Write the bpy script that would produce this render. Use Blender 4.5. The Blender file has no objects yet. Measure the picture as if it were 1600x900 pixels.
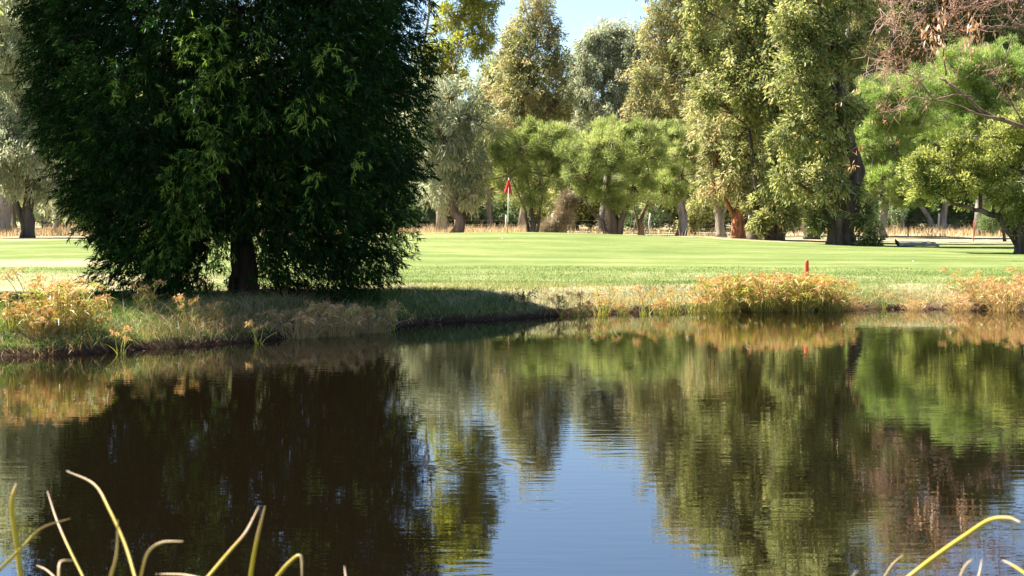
import bpy, math
import numpy as np

R = math.radians
scene = bpy.context.scene
COL = scene.collection

# ------------------------------------------------------------------ camera
H = 2.03                       # eye height above the water (z = 0)
F = 2400.0                     # focal length in photo pixels (1600 wide)
PITCH = math.atan((450 - 325) / F)
cp, sp = math.cos(PITCH), math.sin(PITCH)


def P(u, v, D):
    """Point seen at photo pixel (u, v) at distance D ahead of the camera."""
    x = (u - 800) / F
    y = (450 - v) / F
    d = np.array([x, cp + y * sp, -sp + y * cp])
    t = D / d[1]
    return np.array([d[0] * t, D, H + d[2] * t])


cam_data = bpy.data.cameras.new('camera')
cam = bpy.data.objects.new('camera', cam_data)
COL.objects.link(cam)
cam_data.sensor_width = 36
cam_data.lens = 36 * F / 1600
cam.location = (0, 0, H)
cam.rotation_euler = (math.pi / 2 - PITCH, 0, 0)
cam_data.clip_start = 0.05
cam_data.clip_end = 3000
cam_data.dof.use_dof = True
cam_data.dof.focus_distance = 32
cam_data.dof.aperture_fstop = 11
scene.camera = cam

# ------------------------------------------------------------------ light
SUN_EL = R(50)
SUN_AZ = R(18)                 # how far behind the scene the sun stands, from the left
sd = np.array([-math.cos(SUN_EL) * math.cos(SUN_AZ), math.cos(SUN_EL) * math.sin(SUN_AZ), math.sin(SUN_EL)])
sun_data = bpy.data.lights.new('sun', 'SUN')
sun = bpy.data.objects.new('sun', sun_data)
COL.objects.link(sun)
sun_data.energy = 5.0
sun_data.angle = R(0.5)
sun_data.color = (1.0, 0.94, 0.84)
from mathutils import Vector
sun.rotation_euler = Vector(sd.tolist()).to_track_quat('Z', 'Y').to_euler()

world = bpy.data.worlds.new('World')
scene.world = world
world.use_nodes = True
wn = world.node_tree
bg = wn.nodes['Background']
sky = wn.nodes.new('ShaderNodeTexSky')
sky.sky_type = 'NISHITA'
sky.sun_disc = False
sky.sun_elevation = SUN_EL
sky.sun_rotation = math.atan2(sd[0], sd[1])
sky.air_density = 0.85
sky.dust_density = 0.3
sky.ozone_density = 2.0
sky.altitude = 200
wn.links.new(sky.outputs[0], bg.inputs[0])
bg.inputs[1].default_value = 0.054

scene.view_settings.view_transform = 'Standard'
scene.view_settings.look = 'None'
scene.view_settings.exposure = 2.25
scene.view_settings.gamma = 1
scene.view_settings.use_curve_mapping = False
scene.cycles.max_bounces = 12
scene.cycles.transmission_bounces = 8
scene.cycles.diffuse_bounces = 7
scene.cycles.transparent_max_bounces = 4
scene.cycles.sample_clamp_indirect = 6
try:
    scene.cycles.use_denoising = True
    scene.cycles.denoiser = 'OPENIMAGEDENOISE'
except Exception:
    pass


# ------------------------------------------------------------------ materials
def new_mat(name):
    m = bpy.data.materials.new(name)
    m.use_nodes = True
    nt = m.node_tree
    nt.nodes.clear()
    out = nt.nodes.new('ShaderNodeOutputMaterial')
    return m, nt, out


def ramp(nt, stops):
    r = nt.nodes.new('ShaderNodeValToRGB')
    el = r.color_ramp.elements
    while len(el) < len(stops):
        el.new(0.5)
    for e, (p, c) in zip(el, stops):
        e.position = p
        e.color = (*c, 1)
    return r


def leaf_mat(name, stops, trans=0.35, trans_col=(1.25, 1.35, 0.6), rough=0.45, spec=0.35):
    """Foliage: colour by the leaf's own tint, some light let through."""
    m, nt, out = new_mat(name)
    a = nt.nodes.new('ShaderNodeAttribute')
    a.attribute_name = 'tint'
    r = ramp(nt, stops)
    nt.links.new(a.outputs['Fac'], r.inputs[0])
    b = nt.nodes.new('ShaderNodeBsdfPrincipled')
    b.inputs['Roughness'].default_value = rough
    b.inputs['Specular IOR Level'].default_value = spec
    nt.links.new(r.outputs[0], b.inputs['Base Color'])
    mul = nt.nodes.new('ShaderNodeMix')
    mul.data_type = 'RGBA'
    mul.blend_type = 'MULTIPLY'
    mul.inputs[0].default_value = 1
    nt.links.new(r.outputs[0], mul.inputs[6])
    mul.inputs[7].default_value = (*trans_col, 1)
    t = nt.nodes.new('ShaderNodeBsdfTranslucent')
    nt.links.new(mul.outputs[2], t.inputs[0])
    mx = nt.nodes.new('ShaderNodeMixShader')
    mx.inputs[0].default_value = trans
    nt.links.new(b.outputs[0], mx.inputs[1])
    nt.links.new(t.outputs[0], mx.inputs[2])
    nt.links.new(mx.outputs[0], out.inputs[0])
    return m


def bark_mat(name, c1, c2, scale=4.0, stretch=0.18, bump=0.5):
    m, nt, out = new_mat(name)
    tc = nt.nodes.new('ShaderNodeTexCoord')
    mp = nt.nodes.new('ShaderNodeMapping')
    mp.inputs['Scale'].default_value = (1, 1, stretch)
    nt.links.new(tc.outputs['Object'], mp.inputs[0])
    n = nt.nodes.new('ShaderNodeTexNoise')
    n.inputs['Scale'].default_value = scale
    n.inputs['Detail'].default_value = 6
    n.inputs['Roughness'].default_value = 0.65
    nt.links.new(mp.outputs[0], n.inputs[0])
    r = ramp(nt, [(0.36, c1), (0.64, c2)])
    nt.links.new(n.outputs[0], r.inputs[0])
    b = nt.nodes.new('ShaderNodeBsdfPrincipled')
    b.inputs['Roughness'].default_value = 0.9
    b.inputs['Specular IOR Level'].default_value = 0.15
    nt.links.new(r.outputs[0], b.inputs['Base Color'])
    bp = nt.nodes.new('ShaderNodeBump')
    bp.inputs['Strength'].default_value = bump
    bp.inputs['Distance'].default_value = 0.05
    nt.links.new(n.outputs[0], bp.inputs['Height'])
    nt.links.new(bp.outputs[0], b.inputs['Normal'])
    nt.links.new(b.outputs[0], out.inputs[0])
    return m


def plain_mat(name, c, rough=0.5, spec=0.4, metal=0.0, noise=0.12, scale=6.0):
    m, nt, out = new_mat(name)
    tc = nt.nodes.new('ShaderNodeTexCoord')
    n = nt.nodes.new('ShaderNodeTexNoise')
    n.inputs['Scale'].default_value = scale
    n.inputs['Detail'].default_value = 5
    nt.links.new(tc.outputs['Object'], n.inputs[0])
    d = tuple(x * (1 - noise) for x in c)
    l = tuple(min(1, x * (1 + noise)) for x in c)
    r = ramp(nt, [(0.3, d), (0.7, l)])
    nt.links.new(n.outputs[0], r.inputs[0])
    b = nt.nodes.new('ShaderNodeBsdfPrincipled')
    b.inputs['Roughness'].default_value = rough
    b.inputs['Specular IOR Level'].default_value = spec
    b.inputs['Metallic'].default_value = metal
    nt.links.new(r.outputs[0], b.inputs['Base Color'])
    nt.links.new(b.outputs[0], out.inputs[0])
    return m


M = {}
M['willow_leaf'] = leaf_mat('willow_leaf', [(0, (.004, .014, .003)), (.5, (.009, .034, .005)), (.75, (.032, .082, .011)), (1, (.22, .31, .05))], trans=.34, spec=.15, rough=.5)  # top stop brightened to paint sun flecks on the shaded crown
M['grey_gum'] = leaf_mat('grey_gum_leaf', [(0, (0.165, 0.194, 0.123)), (.5, (0.341, 0.376, 0.246)), (.9, (0.541, 0.552, 0.403)), (1, (0.529, 0.353, 0.213))], trans=.58, trans_col=(1.08, 1.08, .9))
M['olive_gum'] = leaf_mat('olive_gum_leaf', [(0, (0.118, 0.145, 0.058)), (.5, (0.258, 0.284, 0.104)), (.88, (0.435, 0.435, 0.186)), (1, (0.470, 0.279, 0.139))], trans=.58, trans_col=(1.12, 1.1, .85))
M['rusty_gum'] = leaf_mat('rusty_gum_leaf', [(0, (0.143, 0.159, 0.068)), (.45, (0.308, 0.323, 0.143)), (.75, (0.457, 0.441, 0.218)), (1, (0.537, 0.341, 0.206))], trans=.58, trans_col=(1.12, 1.08, .85))
M['dense_gum'] = leaf_mat('dense_gum_leaf', [(0, (0.106, 0.127, 0.047)), (.5, (0.258, 0.284, 0.099)), (.9, (0.470, 0.465, 0.198)), (1, (0.493, 0.326, 0.176))], trans=.58, trans_col=(1.12, 1.1, .85))
M['yellow_gum'] = leaf_mat('yellow_gum_leaf', [(0, (0.136, 0.151, 0.030)), (.5, (0.288, 0.288, 0.053)), (1, (0.484, 0.423, 0.091))], trans=.58)
M['feather'] = leaf_mat('feather_leaf', [(0, (0.108, 0.154, 0.037)), (.5, (0.270, 0.341, 0.087)), (.9, (0.432, 0.484, 0.166)), (1, (0.454, 0.407, 0.240))], trans=.5, trans_col=(1.1, 1.12, .85))
M['bright_feather'] = leaf_mat('bright_feather_leaf', [(0, (0.097, 0.165, 0.030)), (.5, (0.238, 0.352, 0.069)), (.9, (0.400, 0.484, 0.138)), (1, (0.454, 0.429, 0.259))], trans=.5, trans_col=(1.1, 1.15, .8))
M['cypress'] = leaf_mat('cypress_leaf', [(0, (0.097, 0.123, 0.034)), (.5, (0.266, 0.296, 0.090)), (1, (0.532, 0.530, 0.179))], trans=.58, trans_col=(1.1, 1.1, .75))
M['grey_shrub'] = leaf_mat('grey_shrub_leaf', [(0, (0.098, 0.140, 0.084)), (.5, (0.182, 0.238, 0.140)), (1, (0.308, 0.350, 0.238))], trans=0.42)
M['dry_twig'] = leaf_mat('dry_twig', [(0, (.17, .15, .085)), (.5, (.32, .27, .18)), (1, (.45, .38, .27))], trans=.15, trans_col=(1, .8, .6))
M['dead_leaf'] = leaf_mat('dead_leaf', [(0, (.32, .14, .08)), (.5, (.52, .28, .17)), (1, (.72, .52, .38))], trans=.3, trans_col=(1.2, .85, .5))
M['sedge_stem'] = leaf_mat('sedge_stem', [(0, (.13, .21, .025)), (.35, (.34, .36, .055)), (.7, (.50, .37, .14)), (1, (.58, .40, .25))], trans=.35, trans_col=(1.2, 1.1, .5))
M['sedge_head'] = leaf_mat('sedge_head', [(0, (.29, .14, .055)), (.5, (.50, .31, .13)), (1, (.68, .53, .29))], trans=.4, trans_col=(1.2, .9, .5))
M['reed'] = leaf_mat('reed_leaf', [(0, (.26, .24, .02)), (.4, (.40, .31, .045)), (.7, (.42, .29, .13)), (1, (.46, .34, .22))], trans=.25, trans_col=(1.1, 1, .5))
M['straw'] = leaf_mat('straw', [(0, (.22, .14, .075)), (.5, (.46, .33, .19)), (1, (.68, .54, .36))], trans=.25, trans_col=(1.1, .95, .6))
M['grass'] = leaf_mat('grass_blade', [(0, (.04, .08, .012)), (.5, (.10, .16, .03)), (.85, (.20, .235, .06)), (1, (.40, .33, .19))], trans=.35)
M['weed'] = leaf_mat('weed_leaf', [(0, (.035, .035, .015)), (1, (.09, .075, .03))], trans=.2)
M['dark_bark'] = bark_mat('dark_bark', (.035, .026, .020), (.13, .10, .08))
M['brown_bark'] = bark_mat('brown_bark', (.07, .045, .03), (.22, .15, .11))
M['orange_bark'] = bark_mat('orange_bark', (.09, .03, .016), (.46, .19, .09), scale=9)
M['pale_bark'] = bark_mat('pale_bark', (.13, .105, .085), (.36, .31, .26), scale=5)
M['grey_bark'] = bark_mat('grey_bark', (.14, .115, .09), (.33, .28, .23))
M['log_wood'] = bark_mat('log_wood', (.2, .18, .16), (.42, .39, .35))
M['black_wood'] = bark_mat('black_wood', (.012, .012, .012), (.04, .035, .03))
M['red_paint'] = plain_mat('red_paint', (.62, .07, .025), rough=.5)
M['red_cloth'] = leaf_mat('red_cloth', [(0, (.60, .03, .03)), (1, (.70, .05, .05))], trans=.35, trans_col=(1.1, .6, .6))
M['white_paint'] = plain_mat('white_paint', (.80, .78, .74), rough=.4)
M['dark_hole'] = plain_mat('dark_hole', (.03, .03, .03), rough=.8)
M['post_wood'] = bark_mat('post_wood', (.26, .24, .21), (.5, .47, .43), scale=6)
M['wire'] = plain_mat('wire', (.35, .34, .33), rough=.45, metal=.8)
M['blue_paint'] = plain_mat('blue_paint', (.02, .15, .48), rough=.3, spec=.5, noise=.05)
M['dark_glass'] = plain_mat('dark_glass', (.02, .025, .03), rough=.08, spec=.6, noise=.02)
M['rubber'] = plain_mat('rubber', (.02, .02, .02), rough=.85)
M['rim_metal'] = plain_mat('rim_metal', (.5, .5, .5), rough=.35, metal=.9)
M['lamp_glass'] = plain_mat('lamp_glass', (.75, .73, .68), rough=.15)
M['golf_white'] = plain_mat('golf_white', (.85, .85, .84), rough=.35)


# ------------------------------------------------------------------ mesh helpers
class MB:
    """Collects quads and triangles, with a tint per vertex."""

    def __init__(self):
        self.v, self.q, self.t, self.c, self.n = [], [], [], [], 0

    def add(self, v, quads=None, tris=None, tint=None):
        v = np.asarray(v, float).reshape(-1, 3)
        if quads is not None and len(quads):
            self.q.append(np.asarray(quads, np.int64) + self.n)
        if tris is not None and len(tris):
            self.t.append(np.asarray(tris, np.int64) + self.n)
        self.v.append(v)
        if tint is None:
            tint = np.full(len(v), .5)
        self.c.append(np.broadcast_to(np.asarray(tint, float), (len(v),)))
        self.n += len(v)

    def build(self, name, mat, parent=None, origin=(0, 0, 0), smooth=False):
        v = np.concatenate(self.v) - np.asarray(origin, float)
        q = np.concatenate(self.q) if self.q else np.zeros((0, 4), np.int64)
        t = np.concatenate(self.t) if self.t else np.zeros((0, 3), np.int64)
        me = bpy.data.meshes.new(name)
        me.vertices.add(len(v))
        me.vertices.foreach_set('co', v.astype(np.float32).ravel())
        loops = np.concatenate([q.ravel(), t.ravel()]).astype(np.int32)
        starts = np.concatenate([np.arange(len(q)) * 4, len(q) * 4 + np.arange(len(t)) * 3]).astype(np.int32)
        me.loops.add(len(loops))
        me.loops.foreach_set('vertex_index', loops)
        me.polygons.add(len(starts))
        me.polygons.foreach_set('loop_start', starts)
        if smooth:
            me.polygons.foreach_set('use_smooth', np.ones(len(starts), bool))
        a = me.attributes.new('tint', 'FLOAT', 'POINT')
        a.data.foreach_set('value', np.concatenate(self.c).astype(np.float32))
        me.update(calc_edges=True)
        me.validate()
        for mm in (mat if isinstance(mat, (list, tuple)) else [mat]):
            me.materials.append(mm)
        o = bpy.data.objects.new(name, me)
        COL.objects.link(o)
        if parent is not None:
            o.parent = parent
        else:
            o.location = origin
        return o

    # -- shapes
    def tube(self, pts, rad, n=8, tint=.5, cap=True, squash=1.0):
        pts = np.asarray(pts, float)
        rad = np.broadcast_to(np.asarray(rad, float), (len(pts),))
        tg = np.gradient(pts, axis=0)
        tg /= np.linalg.norm(tg, axis=1, keepdims=True) + 1e-9
        ref = np.array([0, 0, 1.0]) if abs(tg[0, 2]) < .9 else np.array([1.0, 0, 0])
        rings = []
        u = np.cross(tg[0], ref)
        for i in range(len(pts)):
            u = u - tg[i] * np.dot(u, tg[i])
            u /= np.linalg.norm(u) + 1e-9
            w = np.cross(tg[i], u)
            a = np.arange(n) / n * 2 * math.pi
            rings.append(pts[i] + rad[i] * (np.cos(a)[:, None] * u + np.sin(a)[:, None] * w * squash))
        v = np.concatenate(rings)
        i, j = np.meshgrid(np.arange(len(pts) - 1), np.arange(n), indexing='ij')
        i, j = i.ravel(), j.ravel()
        k = (j + 1) % n
        q = np.stack([i * n + j, i * n + k, (i + 1) * n + k, (i + 1) * n + j], 1)
        t = []
        if cap:
            v = np.concatenate([v, pts[:1], pts[-1:]])
            a0, a1 = len(v) - 2, len(v) - 1
            b = (len(pts) - 1) * n
            for j in range(n):
                t.append((a0, (j + 1) % n, j))
                t.append((a1, b + j, b + (j + 1) % n))
        self.add(v, q, t, tint)

    def box(self, c, s, tint=.5, bevel=0.0):
        c = np.asarray(c, float)
        h = np.asarray(s, float) / 2
        sg = np.array([(x, y, z) for x in (-1, 1) for y in (-1, 1) for z in (-1, 1)], float)
        v = c + sg * h
        q = [(0, 1, 3, 2), (4, 6, 7, 5), (0, 4, 5, 1), (2, 3, 7, 6), (0, 2, 6, 4), (1, 5, 7, 3)]
        self.add(v, q, None, tint)

    def leaves(self, p, d, L, W, rng, tint, fold=.25, wide=.42, droop=0.0):
        """One folded lance-shaped quad per leaf."""
        d = d / (np.linalg.norm(d, axis=1, keepdims=True) + 1e-9)
        r = rng.normal(size=p.shape)
        s = np.cross(d, r)
        s /= np.linalg.norm(s, axis=1, keepdims=True) + 1e-9
        nn = np.cross(s, d)
        L = np.broadcast_to(L, (len(p),))[:, None]
        W = np.broadcast_to(W, (len(p),))[:, None]
        v0 = p
        mid = p + d * L * wide
        v1 = mid + s * W / 2 + nn * W * fold
        v3 = mid - s * W / 2 + nn * W * fold
        v2 = p + d * L
        if droop:
            v2 = v2 - np.array([0, 0, 1.0]) * L * droop
        v = np.stack([v0, v1, v2, v3], 1).reshape(-1, 3)
        q = np.arange(len(p) * 4).reshape(-1, 4)
        self.add(v, q, None, np.repeat(tint, 4))

    def blades(self, p, h, lean, w, rng, tint, seg=2):
        """Grass blades: p base points, h heights, lean vectors (xy) at the tip, w widths."""
        n = len(p)
        a = rng.uniform(0, math.pi, n)
        s = np.stack([np.cos(a), np.sin(a), np.zeros(n)], 1)
        rows = []
        for k in range(seg + 1):
            f = k / seg
            c = p + np.stack([lean[:, 0] * f ** 1.8, lean[:, 1] * f ** 1.8, h * (f - .25 * f * f)], 1)
            ww = (w * (1 - f * .92) / 2)[:, None]
            rows += [c - s * ww, c + s * ww]
        v = np.stack(rows, 1).reshape(-1, 3)
        m = 2 * (seg + 1)
        base = np.arange(n)[:, None] * m
        q = np.concatenate([base + np.array([2 * k, 2 * k + 1, 2 * k + 3, 2 * k + 2]) for k in range(seg)])
        self.add(v, q, None, np.repeat(tint, m))


def empty(name, loc, rz=0):
    o = bpy.data.objects.new(name, None)
    o.empty_display_size = .3
    COL.objects.link(o)
    o.location = tuple(loc)
    o.rotation_euler = (0, 0, rz)
    return o


def tag(o, label=None, cat=None, group=None, kind=None):
    if label:
        o['label'] = label
    if cat:
        o['category'] = cat
    if group:
        o['group'] = group
    if kind:
        o['kind'] = kind
    return o


def copy_tree(src, loc, rz=0, scale=(1, 1, 1), label=None, group=None):
    r = src.copy()
    COL.objects.link(r)
    r.location = tuple(loc)
    r.rotation_euler = (0, 0, rz)
    r.scale = scale
    if label:
        r['label'] = label
    if group:
        r['group'] = group
    for ch in list(src.children):
        c = ch.copy()
        COL.objects.link(c)
        c.parent = r
        for g in list(ch.children):
            d = g.copy()
            COL.objects.link(d)
            d.parent = c
    return r


# ------------------------------------------------------------------ terrain
def water_pt(u, v):
    D = 1.0
    x = (u - 800) / F
    y = (450 - v) / F
    d = np.array([x, cp + y * sp, -sp + y * cp])
    t = -H / d[2]
    return (d[0] * t, d[1] * t)


SHORE = [(0, 557), (70, 556), (130, 553), (200, 546), (300, 541), (400, 533), (500, 523), (600, 513), (680, 504), (760, 500),
         (820, 497), (880, 493), (950, 489), (1030, 487), (1100, 485), (1250, 483), (1330, 482), (1450, 483), (1600, 485)]
POLY = np.array([(-9.5, 20.6), *[water_pt(u, v) for u, v in SHORE], (13.5, 29.8), (19, 28.5), (25, 23), (24, 14), (16, 7.5), (7, 4.6), (0, 4.1),
                 (-6, 4.6), (-14, 8), (-19, 13), (-17, 18), (-13, 20.5)])


def pond_dist(x, y):
    """Signed distance to the shoreline: positive on land."""
    best = np.full(x.shape, 1e9)
    inside = np.zeros(x.shape, bool)
    n = len(POLY)
    for i in range(n):
        ax, ay = POLY[i]
        bx, by = POLY[(i + 1) % n]
        ex, ey = bx - ax, by - ay
        t = np.clip(((x - ax) * ex + (y - ay) * ey) / (ex * ex + ey * ey), 0, 1)
        best = np.minimum(best, (x - ax - t * ex) ** 2 + (y - ay - t * ey) ** 2)
        c = ((ay > y) != (by > y)) & (x < (bx - ax) * (y - ay) / (by - ay + 1e-12) + ax)
        inside ^= c
    d = np.sqrt(best)
    return np.where(inside, -d, d)


def sstep(a, b, x):
    t = np.clip((x - a) / (b - a), 0, 1)
    return t * t * (3 - 2 * t)


def wob(x, y):
    return (np.sin(x * 1.7 + y * .6) * np.sin(y * 1.3 - x * .4) * .5 + np.sin(x * 3.9 - y * 2.1) * .3 + np.sin(x * 7.3 + y * 5.7) * .2)


def height(x, y):
    x = np.asarray(x, float)
    y = np.asarray(y, float)
    d = pond_dist(x, y) + wob(x, y) * .06
    land = .13 * sstep(-.02, .09, d) + .32 * sstep(.08, 1.25, d)
    sx = np.where(x < 0, 19.0, 11.5)
    sy = np.where(y < 60, 13.0, 17.0)
    m = np.exp(-((x + 0.5) / sx) ** 2 - ((y - 61) / sy) ** 2) * .57
    und = .035 * np.sin(x * .31 + 1) * np.sin(y * .23) + .012 * wob(x * .7, y * .7)
    far = sstep(2, 8, d)
    z = land + (m + und * far) * sstep(.5, 6, d)
    z = np.where(d < -.05, np.maximum(-.5, (d + .05) * .6 - .02), z)
    return z


def h1(x, y):
    return float(height(np.array([x]), np.array([y]))[0])


def grid_axis(segs):
    out = []
    for a, b, s in segs:
        out.append(np.arange(a, b, s))
    return np.concatenate(out)


gx = grid_axis([(-900, -200, 100), (-200, -60, 14), (-60, -24, 2.0), (-24, -12, .5), (-12, 14, .14), (14, 26, .5), (26, 60, 2.0), (60, 200, 14), (200, 901, 100)])
gy = grid_axis([(-300, -40, 40), (-40, 2, 2.0), (2, 8, .5), (8, 20, .5), (20, 34, .12), (34, 60, .5), (60, 120, 1.0), (120, 240, 8), (240, 1300, 90)])
X, Y = np.meshgrid(gx, gy)
Z = height(X, Y)
D_ = pond_dist(X, Y)
nx, ny = len(gx), len(gy)
ii, jj = np.meshgrid(np.arange(nx - 1), np.arange(ny - 1))
ii, jj = ii.ravel(), jj.ravel()
g = MB()
g.add(np.stack([X.ravel(), Y.ravel(), Z.ravel()], 1), np.stack([jj * nx + ii, jj * nx + ii + 1, (jj + 1) * nx + ii + 1, (jj + 1) * nx + ii], 1))

# dry-grass map (where the turf is straw rather than green)
U = 800 + X / np.maximum(Y, 1) * F       # which sightline, used only to place the dry patches on the ground
dry = 1.15 * np.exp(-((Y - 30.4 - .04 * X) / 1.9) ** 2) * sstep(-9, -2, X) * (1 - sstep(1.5, 6.5, X))
dry = np.maximum(dry, 1.05 * np.exp(-((Y - 33) / 4.2) ** 2) * (1 - sstep(-9.5, -4, X)))
dry = np.maximum(dry, .9 * np.exp(-((Y - 42.5) / 2.6) ** 2) * (1 - sstep(-14, -8, X)))
dry = np.maximum(dry, .26 * np.exp(-((Y - 34) / 5) ** 2))
far_edge = 68 + 4 * np.sin(X * .13) + 2 * np.sin(X * .41) + np.where(X < -6, 2.0, 0)
far_edge = np.where(X > 9, 66 + 2 * np.sin(X * .4) - 1.5 * sstep(11, 18, X), far_edge)
dry = np.maximum(dry, .92 * sstep(far_edge - 1.5, far_edge + 2.5, Y))
dry = np.maximum(dry, .5 * (1 - sstep(.5, 2.6, D_)) * sstep(6.5, 8.5, X))
mud = 1 - sstep(.04, .16, D_ + wob(X, Y) * .07)
ground_o = None


def ground_material():
    m, nt, out = new_mat('turf')
    ad = nt.nodes.new('ShaderNodeAttribute')
    ad.attribute_name = 'tint'
    am = nt.nodes.new('ShaderNodeAttribute')
    am.attribute_name = 'mud'
    tc = nt.nodes.new('ShaderNodeTexCoord')

    def noise(scale, detail=4, rough=.55, sc=None):
        n = nt.nodes.new('ShaderNodeTexNoise')
        n.inputs['Scale'].default_value = scale
        n.inputs['Detail'].default_value = detail
        n.inputs['Roughness'].default_value = rough
        if sc:
            mp = nt.nodes.new('ShaderNodeMapping')
            mp.inputs['Scale'].default_value = sc
            nt.links.new(tc.outputs['Object'], mp.inputs[0])
            nt.links.new(mp.outputs[0], n.inputs[0])
        else:
            nt.links.new(tc.outputs['Object'], n.inputs[0])
        return n

    def math_(op, a, b):
        k = nt.nodes.new('ShaderNodeMath')
        k.operation = op
        for i, s in enumerate((a, b)):
            if isinstance(s, (int, float)):
                k.inputs[i].default_value = s
            else:
                nt.links.new(s, k.inputs[i])
        return k.outputs[0]

    fine = noise(9.0, 6, .7)
    mid = noise(.9, 4, .6)
    big = noise(.16, 3, .55)
    strip = noise(.25, 3, .5, (.5, 2.2, 1))
    green = ramp(nt, [(.32, (.068, .102, .026)), (.5, (.128, .16, .050)), (.66, (.215, .232, .09))])
    gsum = math_('ADD', math_('MULTIPLY', fine.outputs[0], .25), math_('ADD', math_('MULTIPLY', mid.outputs[0], .25), math_('MULTIPLY', strip.outputs[0], .5)))
    nt.links.new(gsum, green.inputs[0])
    straw = ramp(nt, [(.3, (.18, .138, .07)), (.5, (.295, .25, .142)), (.7, (.40, .35, .225))])
    nt.links.new(math_('ADD', math_('MULTIPLY', fine.outputs[0], .6), math_('MULTIPLY', mid.outputs[0], .4)), straw.inputs[0])
    # dryness = map + noise
    nz = math_('SUBTRACT', math_('ADD', math_('MULTIPLY', mid.outputs[0], .5), math_('ADD', math_('MULTIPLY', fine.outputs[0], .5), math_('MULTIPLY', big.outputs[0], .5))), .75)
    dsum = math_('ADD', ad.outputs['Fac'], math_('MULTIPLY', nz, .9))
    mr = nt.nodes.new('ShaderNodeMapRange')
    mr.interpolation_type = 'SMOOTHSTEP'
    mr.inputs[1].default_value = .12
    mr.inputs[2].default_value = .72
    nt.links.new(dsum, mr.inputs[0])
    mix = nt.nodes.new('ShaderNodeMix')
    mix.data_type = 'RGBA'
    nt.links.new(mr.outputs[0], mix.inputs[0])
    nt.links.new(green.outputs[0], mix.inputs[6])
    nt.links.new(straw.outputs[0], mix.inputs[7])
    mudr = ramp(nt, [(.3, (.02, .012, .008)), (.7, (.075, .042, .028))])
    nt.links.new(fine.outputs[0], mudr.inputs[0])
    mix2 = nt.nodes.new('ShaderNodeMix')
    mix2.data_type = 'RGBA'
    nt.links.new(am.outputs['Fac'], mix2.inputs[0])
    nt.links.new(mix.outputs[2], mix2.inputs[6])
    nt.links.new(mudr.outputs[0], mix2.inputs[7])
    b = nt.nodes.new('ShaderNodeBsdfPrincipled')
    b.inputs['Roughness'].default_value = 1.0
    b.inputs['Specular IOR Level'].default_value = .05
    nt.links.new(mix2.outputs[2], b.inputs['Base Color'])
    bp = nt.nodes.new('ShaderNodeBump')
    bp.inputs['Strength'].default_value = .8
    bp.inputs['Distance'].default_value = .06
    nt.links.new(fine.outputs[0], bp.inputs['Height'])
    nt.links.new(bp.outputs[0], b.inputs['Normal'])
    nt.links.new(b.outputs[0], out.inputs[0])
    return m


g.c = [dry.ravel()]
ground_o = g.build('ground', ground_material(), smooth=True)
am = ground_o.data.attributes.new('mud', 'FLOAT', 'POINT')
am.data.foreach_set('value', mud.ravel().astype(np.float32))
tag(ground_o, kind='structure')


# ------------------------------------------------------------------ water
def water_material():
    m, nt, out = new_mat('pond_water')
    geo = nt.nodes.new('ShaderNodeNewGeometry')

    def nz(scale, sc, detail=2, rough=.5):
        mp = nt.nodes.new('ShaderNodeMapping')
        mp.inputs['Scale'].default_value = sc
        nt.links.new(geo.outputs['Position'], mp.inputs[0])
        n = nt.nodes.new('ShaderNodeTexNoise')
        n.inputs['Scale'].default_value = scale
        n.inputs['Detail'].default_value = detail
        n.inputs['Roughness'].default_value = rough
        nt.links.new(mp.outputs[0], n.inputs[0])
        return n.outputs[0]

    def mth(op, a, b=0.0, c=None):
        k = nt.nodes.new('ShaderNodeMath')
        k.operation = op
        for i, s in enumerate((a, b) if c is None else (a, b, c)):
            if isinstance(s, (int, float)):
                k.inputs[i].default_value = s
            else:
                nt.links.new(s, k.inputs[i])
        return k.outputs[0]

    small = nz(6.0, (.32, 1.35, 1), 2, .5)
    large = nz(1.1, (.5, 1.2, 1), 2)
    patch = nz(.22, (1, 1, 1), 2)
    amp = mth('ADD', .35, mth('MULTIPLY', mth('SUBTRACT', patch, .4), 2.0))
    amp = mth('MAXIMUM', amp, .18)
    hgt = mth('ADD', mth('MULTIPLY', mth('MULTIPLY', small, amp), .0018), mth('MULTIPLY', large, .0005))
    # ring ripples where something has touched the water
    sep = nt.nodes.new('ShaderNodeSeparateXYZ')
    nt.links.new(geo.outputs['Position'], sep.inputs[0])
    for (cx, cy, rr, a, k) in RINGS:
        dx = mth('SUBTRACT', sep.outputs[0], cx)
        dy = mth('SUBTRACT', sep.outputs[1], cy)
        r = mth('SQRT', mth('ADD', mth('MULTIPLY', dx, dx), mth('MULTIPLY', dy, dy)))
        env = mth('POWER', 2.718, mth('MULTIPLY', mth('MULTIPLY', mth('SUBTRACT', r, rr * .55), mth('SUBTRACT', r, rr * .55)), -1 / (rr * .35) ** 2))
        hgt = mth('ADD', hgt, mth('MULTIPLY', mth('MULTIPLY', mth('SINE', mth('MULTIPLY', r, k)), env), a))
    bp = nt.nodes.new('ShaderNodeBump')
    bp.inputs['Strength'].default_value = 1
    bp.inputs['Distance'].default_value = 1
    nt.links.new(hgt, bp.inputs['Height'])
    b = nt.nodes.new('ShaderNodeBsdfPrincipled')
    b.inputs['Base Color'].default_value = (.0042, .0028, .0014, 1)
    b.inputs['Roughness'].default_value = .004
    b.inputs['IOR'].default_value = 3.0
    nt.links.new(bp.outputs[0], b.inputs['Normal'])
    nt.links.new(b.outputs[0], out.inputs[0])
    return m


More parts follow.
